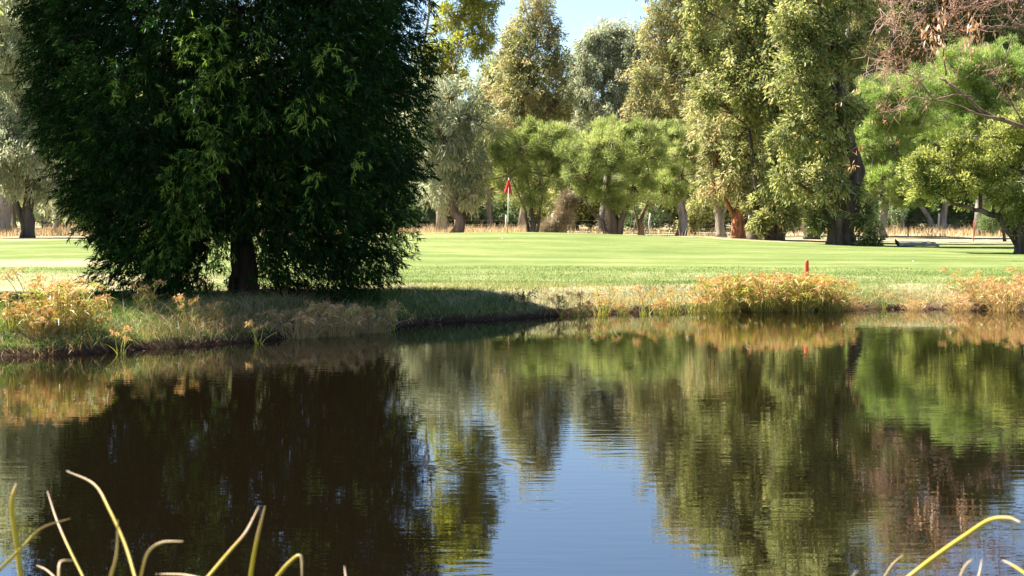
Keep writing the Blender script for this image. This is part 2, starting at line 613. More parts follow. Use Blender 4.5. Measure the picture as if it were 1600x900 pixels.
rc = water_pt(770, 728)
rc2 = water_pt(850, 790)
RINGS = [(rc[0] - .1, rc[1], .5, .00028, 42.0), (rc2[0], rc2[1], .3, .0002, 50.0)]
w = MB()
wx = np.linspace(-24, 30, 28)
wy = np.linspace(0, 36, 20)
WX, WY = np.meshgrid(wx, wy)
ii, jj = np.meshgrid(np.arange(27), np.arange(19))
ii, jj = ii.ravel(), jj.ravel()
w.add(np.stack([WX.ravel(), WY.ravel(), 0 * WX.ravel()], 1), np.stack([jj * 28 + ii, jj * 28 + ii + 1, (jj + 1) * 28 + ii + 1, (jj + 1) * 28 + ii], 1))
tag(w.build('water', water_material(), smooth=True), kind='structure')

# ------------------------------------------------------------------ trees
UP = np.array([0, 0, 1.0])

STYLE = {
    # leaf length, width, leaves per clump, droop, spread, clumps per blob, clump radius factor, bark
    'grey_gum': dict(L=.27, W=.06, n=190, droop=1.1, out=.45, k=15, cr=.36, mat='grey_gum', bark='grey_bark'),
    'olive_gum': dict(L=.24, W=.065, n=190, droop=.8, out=.5, k=15, cr=.36, mat='olive_gum', bark='grey_bark'),
    'rusty_gum': dict(L=.24, W=.065, n=190, droop=.8, out=.5, k=15, cr=.36, mat='rusty_gum', bark='grey_bark'),
    'dense_gum': dict(L=.21, W=.075, n=210, droop=.6, out=.6, k=15, cr=.36, mat='dense_gum', bark='dark_bark'),
    'yellow_gum': dict(L=.23, W=.065, n=240, droop=.6, out=.6, k=15, cr=.36, mat='yellow_gum', bark='grey_bark'),
    'feather': dict(L=.24, W=.02, n=640, droop=-.35, out=.5, k=17, cr=.34, mat='feather', bark='brown_bark'),
    'bright_feather': dict(L=.24, W=.022, n=640, droop=-.3, out=.5, k=17, cr=.34, mat='bright_feather', bark='brown_bark'),
    'cypress': dict(L=.12, W=.04, n=560, droop=-.2, out=.9, k=15, cr=.34, mat='cypress', bark='dark_bark'),
    'grey_shrub': dict(L=.2, W=.06, n=220, droop=.2, out=.7, k=12, cr=.36, mat='grey_shrub', bark='grey_bark'),
}


def crown_of(mb, wood, blobs, st, rng, tips_from):
    """Fill world-space ellipsoids (centre, radii) with leaf clumps and run twigs to them."""
    for bi, (c, r) in enumerate(blobs):
        vol = (r[0] * r[2]) ** .5
        k = max(12, int(round(4.4 * st['k'] * min(2.2, max(.5, vol / 1.6) ** 1.3))))
        btint = rng.uniform(-.12, .12)
        for _ in range(k):
            d = rng.normal(size=3)
            d /= np.linalg.norm(d)
            stray = rng.random() < .16
            pc = c + d * r * (rng.uniform(1.0, 1.28) if stray else rng.uniform(.25, 1) ** .6 * .88)
            cr = (.62 if stray else 1.0) * min(.72, max(.24, .56 * st['cr'] * vol)) * rng.uniform(.65, 1.35)
            n = int(st['n'] * (cr / .62) ** 1.7 * rng.uniform(.7, 1.2))
            q = rng.normal(size=(n, 3))
            q /= np.linalg.norm(q, axis=1, keepdims=True)
            rad = rng.uniform(0, 1, n) ** .45
            pos = pc + q * rad[:, None] * cr * np.array([1, 1, 1.35 if st['droop'] > .5 else .8])
            ax = d * .5 + rng.normal(size=3) * .45
            outw = q * st['out'] + ax
            dr = outw + rng.normal(size=(n, 3)) * .45 - UP * st['droop']
            ct = rng.uniform(.1, .8) + btint * (2.0 if st['W'] < .03 else 1.0)
            tint = np.clip(ct + rng.normal(0, .2, n), 0, .93)
            odd = rng.random(n) < (.16 if st['W'] < .03 else .035)
            tint[odd] = 1.0
            mb.leaves(pos, dr, st['L'] * rng.uniform(.45, 1.4, n), st['W'] * rng.uniform(.5, 1.4, n), rng, tint)
            if wood is not None and rng.random() < .25:
                s = tips_from(bi, c)
                mid = (s + pc) / 2 + rng.normal(size=3) * .12 * vol
                rr = .012 + .012 * vol
                wood.tube([s, mid, pc], [rr * 1.6, rr, rr * .4], 5, cap=False)


def smooth_path(pts, rng, n=4, jit=.04):
    pts = [np.asarray(p, float) for p in pts]
    out = []
    L = np.linalg.norm(pts[-1] - pts[0])
    for a, b in zip(pts[:-1], pts[1:]):
        for i in range(n):
            f = i / n
            p = a * (1 - f) + b * f
            if out:
                p = p + rng.normal(size=3) * jit * L * .3
            out.append(p)
    out.append(pts[-1])
    return np.array(out)


def make_tree(name, label, cat, base, D, style, blobs, rad=.25, seed=1, stems=None, group=None, bark=None, mat=None, depth=.85, lean=None):
    """base: (u, v) trunk foot; blobs: (u, v, ru, rv[, depth offset]) of the crown, at distance D.
    stems: list of pixel polylines (first point at the foot) with a radius, for trunks seen in the photo."""
    rng = np.random.default_rng(seed)
    st = dict(STYLE[style])
    bx = (base[0] - 800) / F * D
    bz = h1(bx, D)
    B = np.array([bx, D, bz - .05])
    px = D / F
    wb = []
    for b in blobs:
        off = b[4] if len(b) > 4 else rng.uniform(-.6, .6) * b[2] * px
        c = P(b[0], b[1], D) + np.array([0, off, 0])
        r = np.array([b[2] * px, (b[2] + b[3]) / 2 * px * depth, b[3] * px]) * 1.1
        wb.append((c, r))
    root = empty(name, B)
    tag(root, label, cat, group)
    wood, leaf = MB(), MB()
    cz = min(c[2] - .3 * r[2] for c, r in wb)
    if stems is None:
        cm = np.mean([c for c, r in wb], axis=0)
        top = np.array([B[0] * .6 + cm[0] * .4, D, max(cz, B[2] + 1.2)])
        tall = max(wb, key=lambda t: t[0][2])[0]
        mid = (top + tall) / 2 + rng.normal(size=3) * .25
        path = smooth_path([B, top, mid, tall], rng, 4)
        rr = np.interp(np.linspace(0, 1, len(path)), [0, .06, .35, 1], [rad * 1.45, rad * 1.05, rad * .8, rad * .15])
        wood.tube(path, rr, 10)
        trunks = [path]
        trad = [rr]
    else:
        trunks, trad = [], []
        for s in stems:
            pts = [P(u, v, D) for u, v in s[0]]
            pts[0][2] = min(pts[0][2], h1(pts[0][0], D) - .05)
            path = smooth_path(pts, rng, 4, .02)
            r0 = s[1]
            rr = np.interp(np.linspace(0, 1, len(path)), [0, .08, .5, 1], [r0 * 1.35, r0 * 1.0, r0 * .62, r0 * .2])
            if len(s) > 2:
                path[:, 1] += np.linspace(0, s[2], len(path))
            wood.tube(path, rr, 10)
            trunks.append(path)
            trad.append(rr)
    allp = np.concatenate(trunks)
    alln = np.concatenate(trad)
    anchors = []
    for c, r in wb:
        below = allp[:, 2] < c[2] + .1
        cand = allp[below] if below.any() else allp
        cn = alln[below] if below.any() else alln
        i = np.argmin(np.linalg.norm((cand - c) * np.array([1, 1, .7]), axis=1))
        s = cand[i]
        L = np.linalg.norm(c - s)
        if L > .3:
            r0 = min(cn[i] * .75, .03 + .03 * L)
            mid = (s + c) / 2 + rng.normal(size=3) * .1 * L + UP * .05 * L
            path = smooth_path([s, mid, c], rng, 3, .05)
            wood.tube(path, np.linspace(r0, r0 * .35, len(path)), 7, cap=False)
            anchors.append(path)
        else:
            anchors.append(np.array([s, c]))

    def tips(bi, c):
        a = anchors[bi]
        return a[rng.integers(len(a) // 2, len(a))]
    crown_of(leaf, wood, wb, st, rng, tips)
    wood.build('trunk', M[bark or st['bark']], root, B, smooth=True)
    leaf.build('crown', M[mat or st['mat']], root, B)
    return root


# ---- the big dark tree on the near bank
def big_tree():
    rng = np.random.default_rng(7)
    D = 27.6
    px = D / F
    bx = (380 - 800) / F * D
    B = np.array([bx, D, h1(bx, D) - .04])
    root = empty('weeping_tree', B)
    tag(root, 'huge dark green tree with narrow willowy leaves hanging nearly to the ground beside the pond', 'tree')
    # outline of the crown: height -> left and right edge in photo pixels
    V = np.array([-420, -380, -300, -200, -100, 0, 100, 200, 260, 300, 340, 365, 390, 420, 445, 462])
    Lf = np.array([330, 235, 146, 80, 46, 26, 24, 38, 54, 72, 96, 108, 114, 118, 122, 140])
    Rt = np.array([420, 510, 600, 658, 692, 706, 708, 702, 694, 684, 670, 662, 656, 652, 644, 620])
    zs = np.array([P(400, v, D)[2] for v in V])
    o = np.argsort(zs)
    zs, Lx, Rx = zs[o], ((Lf - 800) * px)[o], ((Rt - 800) * px)[o]
    zlo, zhi = zs[0] - .02, zs[-1]
    leaf, wood = MB(), MB()
    # trunk and limbs
    tp = [B, B + (.02, 0, .5), B + (-.05, 0, 1.3), B + (-.1, .05, 2.6), B + (-.15, .1, 4.5), B + (-.1, .1, 7.2)]
    tp = smooth_path(tp, rng, 3, .01)
    wood.tube(tp, np.interp(np.linspace(0, 1, len(tp)), [0, .05, .3, 1], [.38, .29, .21, .04]), 12)
    cx0 = B[0] + .2
    for i in range(46):
        z = B[2] + rng.uniform(.9, 6.8)
        th = rng.uniform(0, 2 * math.pi)
        s = np.array([B[0] - .1, D, z])
        xl, xr = np.interp(z + .5, zs, Lx), np.interp(z + .5, zs, Rx)
        a, m = (xr - xl) / 2, (xr + xl) / 2
        e = np.array([m + math.cos(th) * a * .8, D + math.sin(th) * a * .66, z + rng.uniform(.1, .9)])
        mid = (s + e) / 2 + rng.normal(size=3) * .2 + UP * .2
        wood.tube(smooth_path([s, mid, e], rng, 3, .03), np.linspace(.06, .012, 7), 6, cap=False)
    # sprigs: mostly in the outer shell, gathered in drooping boughs
    NB = 2800
    zb = rng.uniform(zlo, zhi, NB * 3)
    wd = np.interp(zb, zs, Rx) - np.interp(zb, zs, Lx)
    zb = zb[rng.random(len(zb)) < wd / wd.max()][:NB]
    sun_flecks = [(rng.normal(318, 16), v) for v in np.linspace(50, 330, 16)] + [(rng.normal(300, 26), v) for v in np.linspace(240, 400, 12)] + [(rng.uniform(60, 640), rng.uniform(30, 420)) for _ in range(26)]
    for kk, z in enumerate(list(zb) + [P(u, v, D - 2.9)[2] for u, v in sun_flecks]):
        xl, xr = np.interp(z, zs, Lx), np.interp(z, zs, Rx)
        a, m = (xr - xl) / 2, (xr + xl) / 2
        th = rng.uniform(0, 2 * math.pi)
        sh = rng.uniform(.0, 1) ** .36
        low = sstep(B[2] + 1.1, B[2] + .2, z) if True else 0
        if low > .3 and rng.random() < .6 * low:
            continue
        dep = a * (.86 - .12 * low)
        c = np.array([m + math.cos(th) * (a - .46) * sh, D - .1 + math.sin(th) * (dep - .34) * sh, z])
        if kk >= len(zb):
            # paler sprays on the pond side of the crown: sun flecks painted as leaf colour
            u_, v_ = sun_flecks[kk - len(zb)]
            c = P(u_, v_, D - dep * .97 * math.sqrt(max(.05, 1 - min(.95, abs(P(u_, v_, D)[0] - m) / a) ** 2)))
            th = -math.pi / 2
        if kk < len(zb) and z < B[2] + 1.25 and c[1] < D + .6 and abs(c[0] - B[0]) < .62:
            continue
        outd = np.array([math.cos(th), math.sin(th), 0])
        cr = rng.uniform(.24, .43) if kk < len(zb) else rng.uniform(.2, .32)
        ns = int(26 * (cr / .4) ** 2)
        q = rng.normal(size=(ns, 3))
        q /= np.linalg.norm(q, axis=1, keepdims=True)
        sp_ = c + q * (rng.uniform(0, 1, ns) ** .5)[:, None] * cr * np.array([1, 1, 1.15])
        sp_[:, 2] = np.maximum(sp_[:, 2], B[2] + .12)
        is_fleck = kk >= len(zb)
        base_t = rng.uniform(.2, .62) + (.36 if is_fleck else 0)
        nl = 13
        ax = outd * .7 + q * .5 - UP * rng.uniform(.2, .9, ns)[:, None] + rng.normal(size=(ns, 3)) * .25
        ax /= np.linalg.norm(ax, axis=1, keepdims=True)
        pp = np.repeat(sp_, nl, 0)
        aa = np.repeat(ax, nl, 0)
        f = np.tile(np.linspace(0, 1, nl), ns)[:, None]
        pp = pp + aa * f * .16
        sd_ = rng.normal(size=pp.shape)
        dd = aa * (.35 + .75 * f) + sd_ * .42 - UP * .22
        tint = np.clip(base_t + rng.normal(0, .13, len(pp)) + .1 * f[:, 0], 0, 1)
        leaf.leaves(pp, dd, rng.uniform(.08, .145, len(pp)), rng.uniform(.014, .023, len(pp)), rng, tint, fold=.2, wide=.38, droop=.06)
        if rng.random() < .4:
            wood.tube([c - outd * .5 + UP * .1, c, c + outd * .25 - UP * .15], [.012, .008, .003], 4, cap=False)
    wood.build('trunk', bark_mat('near_bark', (.016, .012, .010), (.07, .052, .04), scale=7), root, B, smooth=True)
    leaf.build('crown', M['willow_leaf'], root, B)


big_tree()

T = make_tree
T('gum_tree', 'drooping pale grey-green gum with dark trunk left of the big dark tree', 'tree', (43, 370), 80, 'grey_gum',
  [(40, 235, 60, 65), (5, 190, 60, 60), (55, 295, 48, 30), (15, 90, 60, 60), (-35, 240, 60, 70), (70, 170, 50, 50), (40, 20, 60, 60)],
  rad=.34, seed=11, bark='dark_bark', stems=[([(43, 372), (43, 320), (50, 260), (30, 150), (20, 60)], .32), ([(43, 330), (15, 280), (0, 200)], .2)])
T('gum_tree', 'thick grey trunked gum at the left edge of the view, behind the drooping pale gum', 'tree', (6, 355), 93, 'olive_gum',
  [(-10, 30, 60, 60), (20, -40, 70, 60), (-50, 110, 60, 60), (0, 150, 60, 60), (-60, 200, 50, 60)], rad=.5, seed=12,
  stems=[([(6, 357), (8, 290), (-2, 200), (-10, 60)], .48)])
T('gum_tree', 'small pale drooping gum between the dark-trunked left gum and the big dark tree', 'tree', (84, 350), 96, 'grey_gum',
  [(95, 290, 34, 40), (115, 240, 40, 50), (130, 180, 45, 50), (85, 320, 25, 22)], rad=.16, seed=13)
T('gum_tree', 'pale grey-green weeping gum right beside the big dark tree, behind the flag', 'tree', (712, 350), 76, 'grey_gum',
  [(705, 150, 40, 45), (690, 215, 48, 50), (728, 255, 40, 50), (695, 290, 42, 42), (742, 185, 32, 45), (655, 180, 40, 70), (740, 305, 26, 26)],
  rad=.26, seed=14, bark='brown_bark')
T('gum_tree', 'tall yellow-leaved gum whose leafy tufts stand against the sky behind the big dark tree', 'tree', (690, 345), 92, 'yellow_gum',
  [(746, 12, 34, 32), (704, 22, 36, 34), (750, 62, 30, 34), (715, 75, 30, 24), (748, -50, 34, 40), (712, -45, 46, 42), (690, -105, 62, 44), (740, -108, 30, 30), (684, 95, 36, 34), (705, 120, 30, 26)],
  rad=.28, seed=15, stems=[([(690, 347), (692, 230), (690, 110), (720, 40), (745, -60)], .28), ([(690, 130), (660, 60), (690, -90)], .16)])
T('gum_tree', 'slender olive gum with a feathery rounded top left of the patch of sky', 'tree', (815, 355), 98, 'rusty_gum',
  [(833, 45, 36, 40), (812, 95, 36, 40), (856, 120, 34, 45), (815, 150, 44, 44), (850, 195, 45, 45), (790, 200, 36, 45), (772, 150, 26, 35), (872, 100, 20, 28), (838, 8, 30, 28), (800, 62, 20, 26), (866, 60, 16, 26), (797, 110, 28, 34), (880, 165, 20, 26)],
  rad=.25, seed=16, bark='grey_bark')
T('gum_tree', 'grey-green gum with a broad drooping crown right of the patch of sky', 'tree', (945, 355), 103, 'grey_gum',
  [(950, 85, 46, 46), (915, 130, 34, 40), (985, 130, 42, 52), (935, 185, 50, 40), (998, 75, 26, 32), (915, 80, 20, 26), (990, 200, 44, 45), (960, 52, 30, 22), (905, 105, 24, 30), (1012, 70, 24, 36), (985, 60, 24, 26), (890, 150, 20, 24), (930, 60, 18, 18)],
  rad=.28, seed=17, bark='pale_bark')
T('gum_tree', 'tall brownish olive gum with a pale straight trunk behind the feathery green trees', 'tree', (1064, 362), 88, 'rusty_gum',
  [(1036, 10, 34, 44), (1075, 60, 42, 55), (1080, -55, 46, 50), (1095, 140, 42, 55), (1045, 120, 34, 44), (1070, 190, 48, 40), (1105, 0, 45, 55), (1020, 55, 26, 30), (1015, 200, 40, 36), (1002, 120, 26, 24), (1000, 170, 30, 30)],
  rad=.3, seed=18, bark='pale_bark', stems=[([(1064, 364), (1066, 310), (1062, 200), (1070, 60), (1080, -40)], .27)])
T('gum_tree', 'gum tree with bright orange-red peeling bark and a forked trunk at the lawn edge', 'tree', (1153, 378), 70, 'rusty_gum',
  [(1125, 245, 38, 42), (1172, 285, 40, 30), (1118, 290, 30, 32), (1165, 185, 45, 45), (1105, 215, 30, 36), (1145, 285, 30, 26, -1.2), (1135, 150, 40, 40), (1170, 312, 18, 16, -1.5)],
  rad=.36, seed=19, bark='orange_bark', stems=[([(1153, 380), (1153, 345), (1158, 318), (1168, 270), (1165, 190)], .34), ([(1152, 352), (1146, 335), (1135, 314), (1122, 290)], .17)])
T('gum_tree', 'grey fork-trunked gum set back left of the orange-barked gum', 'tree', (1127, 367), 82, 'rusty_gum',
  [(1110, 180, 40, 40), (1095, 255, 28, 32), (1130, 130, 40, 40), (1128, 300, 22, 18)], rad=.3, seed=20, bark='grey_bark',
  stems=[([(1127, 368), (1123, 335), (1118, 310), (1110, 220)], .26), ([(1122, 338), (1135, 322), (1140, 280), (1135, 150)], .14)])
T('gum_tree', 'towering leafy gum with several dark reddish trunks right of the orange-barked gum', 'tree', (1212, 380), 68, 'dense_gum',
  [(1140, 85, 42, 50), (1195, 20, 55, 60), (1185, 150, 50, 52), (1222, 235, 46, 45), (1200, -90, 75, 60), (1145, -40, 55, 50), (1192, 318, 30, 26), (1215, 110, 40, 50), (1225, 330, 22, 22, -1.2), (1205, 290, 34, 34, -1.0), (1170, 230, 40, 46), (1235, 285, 26, 34), (1180, 350, 13, 14, -1.2), (1160, 130, 44, 50), (1212, 55, 34, 40, -.8), (1216, 165, 34, 36, -.8), (1212, -50, 40, 50), (1088, 62, 36, 30), (1100, 150, 30, 26), (1092, 5, 30, 28), (1228, 330, 24, 20, -.6)],
  rad=.4, seed=21, bark='dark_bark', stems=[([(1205, 381), (1206, 340), (1212, 290), (1205, 150), (1200, -60)], .3), ([(1218, 381), (1226, 340), (1240, 290), (1238, 180), (1180, 80)], .22), ([(1178, 379), (1177, 345), (1184, 300), (1170, 200)], .26)])
T('gum_tree', 'big green gum leaning over a thick dark trunk at the right end of the lawn', 'tree', (1320, 387), 61.5, 'dense_gum',
  [(1262, 60, 52, 56), (1295, 140, 38, 52), (1255, 190, 46, 52), (1270, -50, 65, 62), (1300, 235, 30, 44), (1262, 285, 36, 36), (1332, 0, 38, 50), (1345, 345, 20, 36, -1.0), (1330, 300, 16, 26), (1240, 120, 44, 50), (1290, 300, 26, 34, -1.0), (1285, 70, 44, 50), (1310, 190, 26, 46), (1350, 380, 12, 10, -1.2), (1275, 345, 14, 16), (1230, 35, 34, 34, -.6), (1225, 215, 30, 34, -.6), (1338, 75, 26, 24), (1330, 175, 20, 20), (1228, 275, 26, 26)],
  rad=.5, seed=22, bark='dark_bark', stems=[([(1318, 388), (1320, 350), (1328, 312), (1338, 270), (1325, 180), (1290, 40)], .5), ([(1298, 386), (1302, 345), (1316, 318), (1334, 285)], .2)])
T('gum_tree', 'low rounded olive gum closing the gap below the patch of sky', 'tree', (893, 356), 108, 'olive_gum',
  [(895, 165, 30, 40), (880, 210, 36, 40), (915, 215, 40, 40), (900, 270, 50, 40)], rad=.2, seed=45)
T('gum_tree', 'shadowy olive gum between the weeping gum and the feathery-topped slender gum', 'tree', (765, 352), 104, 'olive_gum',
  [(765, 150, 34, 40), (750, 200, 40, 44), (785, 240, 40, 44), (745, 270, 40, 40), (775, 110, 22, 24)], rad=.2, seed=46)
T('gum_tree', 'olive gum filling the background between the leaning gum and the vivid green tree', 'tree', (1345, 362), 104, 'olive_gum',
  [(1340, 40, 50, 60), (1330, 130, 45, 60), (1350, 200, 40, 50), (1320, -60, 60, 60), (1240, 60, 60, 70), (1230, 190, 60, 60), (1150, 60, 60, 70), (1340, 290, 40, 40)], rad=.3, seed=47)
T('gum_tree', 'tall olive gum far behind the drooping pale gum on the left', 'tree', (75, 356), 108, 'olive_gum',
  [(60, 20, 60, 60), (110, 100, 50, 60), (20, -80, 60, 60), (120, -40, 60, 60), (70, 150, 50, 60), (-60, 0, 60, 70), (90, 230, 46, 50)], rad=.3, seed=51, bark='grey_bark')
T('gum_tree', 'tall pale olive gum far behind the orange-barked gum', 'tree', (1110, 358), 112, 'olive_gum',
  [(1110, 60, 60, 60), (1060, 130, 50, 60), (1150, 150, 60, 60), (1120, -30, 56, 56), (1090, 230, 60, 60), (1180, 230, 60, 60), (1040, 250, 50, 50), (1020, 130, 34, 50)], rad=.3, seed=48, bark='pale_bark')
T('gum_tree', 'tall grey-green gum far behind the big leaning gum', 'tree', (1275, 358), 116, 'grey_gum',
  [(1290, 100, 60, 70), (1240, 200, 60, 60), (1330, 220, 60, 60), (1290, 0, 70, 70), (1220, -60, 70, 60), (1300, 290, 60, 34)], rad=.3, seed=49, bark='pale_bark')
T('gum_tree', 'tall brownish gum far behind the vivid green trees', 'tree', (1500, 358), 118, 'rusty_gum',
  [(1480, 90, 70, 70), (1560, 130, 70, 70), (1420, 160, 60, 60), (1500, 210, 80, 60), (1590, 60, 60, 60), (1400, 260, 60, 40), (1570, 250, 60, 44)], rad=.3, seed=50, bark='pale_bark')
T('gum_tree', 'dark double-trunked gum standing between the two biggest green gums', 'tree', (1268, 379), 73, 'dense_gum',
  [(1238, 130, 45, 55), (1255, 305, 26, 30), (1300, -110, 75, 62), (1240, 20, 50, 50), (1280, 330, 18, 18), (1270, 220, 36, 45), (1225, 190, 44, 46), (1240, 255, 36, 36)], rad=.26, seed=23, bark='dark_bark',
  stems=[([(1262, 380), (1260, 330), (1255, 240), (1250, 60)], .22), ([(1276, 380), (1282, 330), (1285, 200), (1300, -80)], .2)])
T('paperbark_tree', 'leftmost of the feathery bright green trees, dark beneath, behind the flag', 'tree', (832, 364), 77, 'feather',
  [(812, 232, 46, 34), (852, 225, 36, 30), (790, 270, 28, 40), (845, 275, 36, 36), (828, 308, 28, 26), (875, 260, 26, 36), (830, 200, 20, 12), (868, 205, 14, 12), (775, 240, 14, 14)],
  rad=.2, seed=24, stems=[([(832, 366), (832, 340), (828, 300), (812, 240)], .15), ([(826, 366), (822, 330), (800, 280)], .1), ([(838, 320), (850, 290), (820, 268)], .07)])
T('paperbark_tree', 'broad feathery bright green tree on a thick many-stemmed trunk', 'tree', (957, 366), 75, 'feather',
  [(958, 240, 52, 40), (915, 262, 40, 40), (1005, 245, 44, 40), (935, 302, 32, 24), (990, 295, 36, 26), (900, 232, 30, 22), (968, 320, 22, 18), (945, 203, 22, 14), (1005, 203, 26, 16), (980, 212, 18, 14)],
  rad=.3, seed=25, bark='brown_bark', stems=[([(955, 368), (954, 340), (952, 315), (950, 260)], .36), ([(948, 367), (940, 345), (928, 335), (905, 300)], .14), ([(966, 367), (970, 345), (980, 322), (995, 270)], .2)])
T('paperbark_tree', 'feathery green tree with a thin dark forked trunk right of the many-stemmed one', 'tree', (1003, 366), 78, 'feather',
  [(1060, 238, 34, 38), (1070, 275, 30, 30), (1040, 300, 34, 22), (1084, 232, 18, 28), (1020, 282, 36, 32), (1052, 206, 16, 14), (1095, 262, 10, 14)],
  rad=.16, seed=26, stems=[([(1003, 368), (1001, 345), (1012, 315), (1050, 270)], .15), ([(1001, 348), (992, 328), (985, 300)], .09)])
T('paperbark_tree', 'feathery green tree with a greyish twiggy top behind the flag trees', 'tree', (880, 360), 84, 'feather',
  [(885, 222, 32, 30), (862, 245, 28, 28), (905, 255, 30, 40)], rad=.15, seed=27)
T('dry_shrub', 'leaning brown twiggy shrub under the feathery green trees', 'shrub', (872, 364), 79, 'feather',
  [(880, 335, 11, 20), (866, 353, 14, 10), (888, 312, 9, 14), (854, 360, 8, 5)], rad=.06, seed=28, mat='dry_twig')
T('paperbark_tree', 'vivid green feathery tree standing right of the big leaning gum', 'tree', (1378, 372), 82, 'bright_feather',
  [(1362, 165, 40, 45), (1400, 225, 52, 46), (1350, 235, 28, 46), (1425, 150, 52, 45), (1375, 285, 46, 30), (1440, 270, 40, 34), (1345, 290, 20, 32), (1410, 310, 40, 20), (1400, 170, 50, 40)], rad=.24, seed=29, bark='grey_bark')
T('paperbark_tree', 'vivid green feathery tree behind the red-brown dead branches', 'tree', (1530, 372), 86, 'bright_feather',
  [(1500, 120, 60, 45), (1560, 120, 60, 50), (1530, 190, 60, 45), (1600, 160, 50, 60), (1475, 190, 40, 40)], rad=.24, seed=30, bark='grey_bark')
T('cypress_tree', 'olive-yellow cypress with rounded foliage tiers and a dark trunk right of the lawn', 'tree', (1597, 397), 52, 'cypress',
  [(1475, 255, 42, 22), (1540, 215, 46, 28), (1448, 288, 30, 20), (1505, 290, 46, 20), (1580, 262, 44, 40), (1592, 185, 44, 34), (1625, 320, 40, 34), (1572, 306, 24, 22), (1535, 265, 40, 26), (1500, 225, 30, 22), (1590, 345, 22, 20), (1480, 290, 50, 28, 1.2), (1540, 250, 50, 40, 1.2), (1560, 300, 40, 30, 1.0), (1440, 260, 24, 18), (1595, 230, 40, 34)],
  rad=.3, seed=31, stems=[([(1597, 399), (1594, 360), (1606, 300), (1600, 200)], .26), ([(1604, 330), (1560, 338), (1530, 330), (1492, 318), (1462, 300)], .13)])
T('gum_tree', 'pale leaning gum trunks with thin foliage beyond the dry grass on the right', 'tree', (1468, 362), 100, 'olive_gum',
  [(1430, 265, 50, 28), (1475, 230, 55, 36), (1400, 220, 45, 40), (1450, 160, 60, 50), (1520, 270, 45, 28), (1500, 190, 50, 50)],
  rad=.35, seed=32, bark='pale_bark', stems=[([(1462, 362), (1448, 335), (1432, 310), (1410, 240)], .2), ([(1473, 362), (1476, 330), (1474, 280), (1480, 190)], .26), ([(1412, 364), (1410, 335), (1411, 300), (1425, 240)], .13)])
T('gum_tree', 'very tall olive gum at the back behind the red-brown dead branches', 'tree', (1420, 362), 112, 'olive_gum',
  [(1400, 60, 65, 60), (1460, 0, 70, 60), (1380, -40, 60, 60), (1520, 60, 65, 60), (1530, -50, 70, 60), (1440, -110, 70, 50), (1590, 30, 60, 60)], rad=.4, seed=33, bark='pale_bark')
T('shrub', 'low grey-green shrub at the edge of the dry grass right of the leaning gum', 'shrub', (1375, 366), 94, 'grey_shrub',
  [(1365, 335, 28, 26), (1395, 330, 26, 26), (1340, 330, 24, 30)], rad=.08, seed=34)
T('shrub', 'grey-green shrub beyond the far fence below the cypress limb', 'shrub', (1520, 360), 104, 'grey_shrub',
  [(1510, 325, 36, 26), (1555, 330, 34, 24), (1480, 340, 20, 16)], rad=.08, seed=35)
T('shrub', 'pale leafy shrub left of the cypress trunk', 'shrub', (1570, 366), 74, 'feather',
  [(1565, 335, 26, 26), (1548, 350, 14, 12)], rad=.07, seed=36, mat='grey_shrub')
T('shrub', 'dark green shrub between the pale trunk and the grey forked gum', 'shrub', (1087, 364), 92, 'dense_gum',
  [(1085, 330, 24, 24), (1078, 350, 18, 12)], rad=.07, seed=37)
T('shrub', 'blue-green shrub right of the many-stemmed trunk', 'shrub', (990, 362), 100, 'grey_shrub',
  [(988, 335, 24, 20), (1015, 340, 24, 18)], rad=.07, seed=38)

T('gum_tree', 'broad olive gum standing beyond the left edge of the view, shading the left bank', 'tree', (-280, 455), 27.0, 'dense_gum',
  [(-254, 40, 170, 150, .3), (-254, -110, 185, 150, .3), (-250, -270, 180, 150, .2), (-270, 150, 135, 100, .3), (-240, -420, 160, 130, 0), (-250, -20, 150, 200, 1.6)], depth=1.15, rad=.35, seed=40, bark='brown_bark')

# ---- trees further back, seen between the trunks: copies of four of their own kind
protos = []
for i, (st, bl) in enumerate([('olive_gum', [(800, 200, 60, 60), (760, 240, 45, 50), (845, 250, 50, 50), (810, 120, 50, 60), (780, 300, 40, 30)]),
                              ('grey_gum', [(800, 210, 60, 60), (840, 270, 50, 50), (760, 270, 50, 45), (800, 130, 45, 50)]),
                              ('dense_gum', [(800, 250, 70, 50), (760, 300, 50, 35), (850, 300, 50, 35), (805, 190, 50, 50)])]):
    protos.append(T('gum_tree', 'distant olive-green gum among the trees at the back' if i != 1 else 'distant grey-green gum among the trees at the back', 'tree',
                    (800, 352), 120, st, bl, rad=.3, seed=60 + i, group='trees at the back of the course'))
rng = np.random.default_rng(99)
first = True
used = set()
back = [(20, 118), (95, 122), (170, 105), (260, 100), (340, 108), (430, 99), (520, 106), (610, 112), (680, 125), (745, 128), (780, 118), (830, 132), (905, 140),
        (980, 128), (1030, 132), (1095, 121), (1160, 128), (1230, 118), (1300, 124), (1360, 130), (1410, 122), (1500, 126), (1560, 118), (1640, 112), (1720, 105),
        (-80, 110), (-160, 104), (-260, 116), (1820, 112), (1930, 104), (-370, 108), (2050, 110)]
for k, (u, D) in enumerate(back):
    x = (u - 800) / F * D
    pr = protos[k % 3]
    # keep the patch of sky above the middle of the lawn free: lower trees there
    s = .62 if 700 < u < 1010 else rng.uniform(.8, 1.1)
    loc = (x, D, h1(x, D) - .05)
    rz = rng.uniform(-math.pi, math.pi)
    if k < 3:
        pr.location, pr.rotation_euler, pr.scale = loc, (0, 0, rz), (s, s, s)
    else:
        copy_tree(pr, loc, rz, (s, s, s))

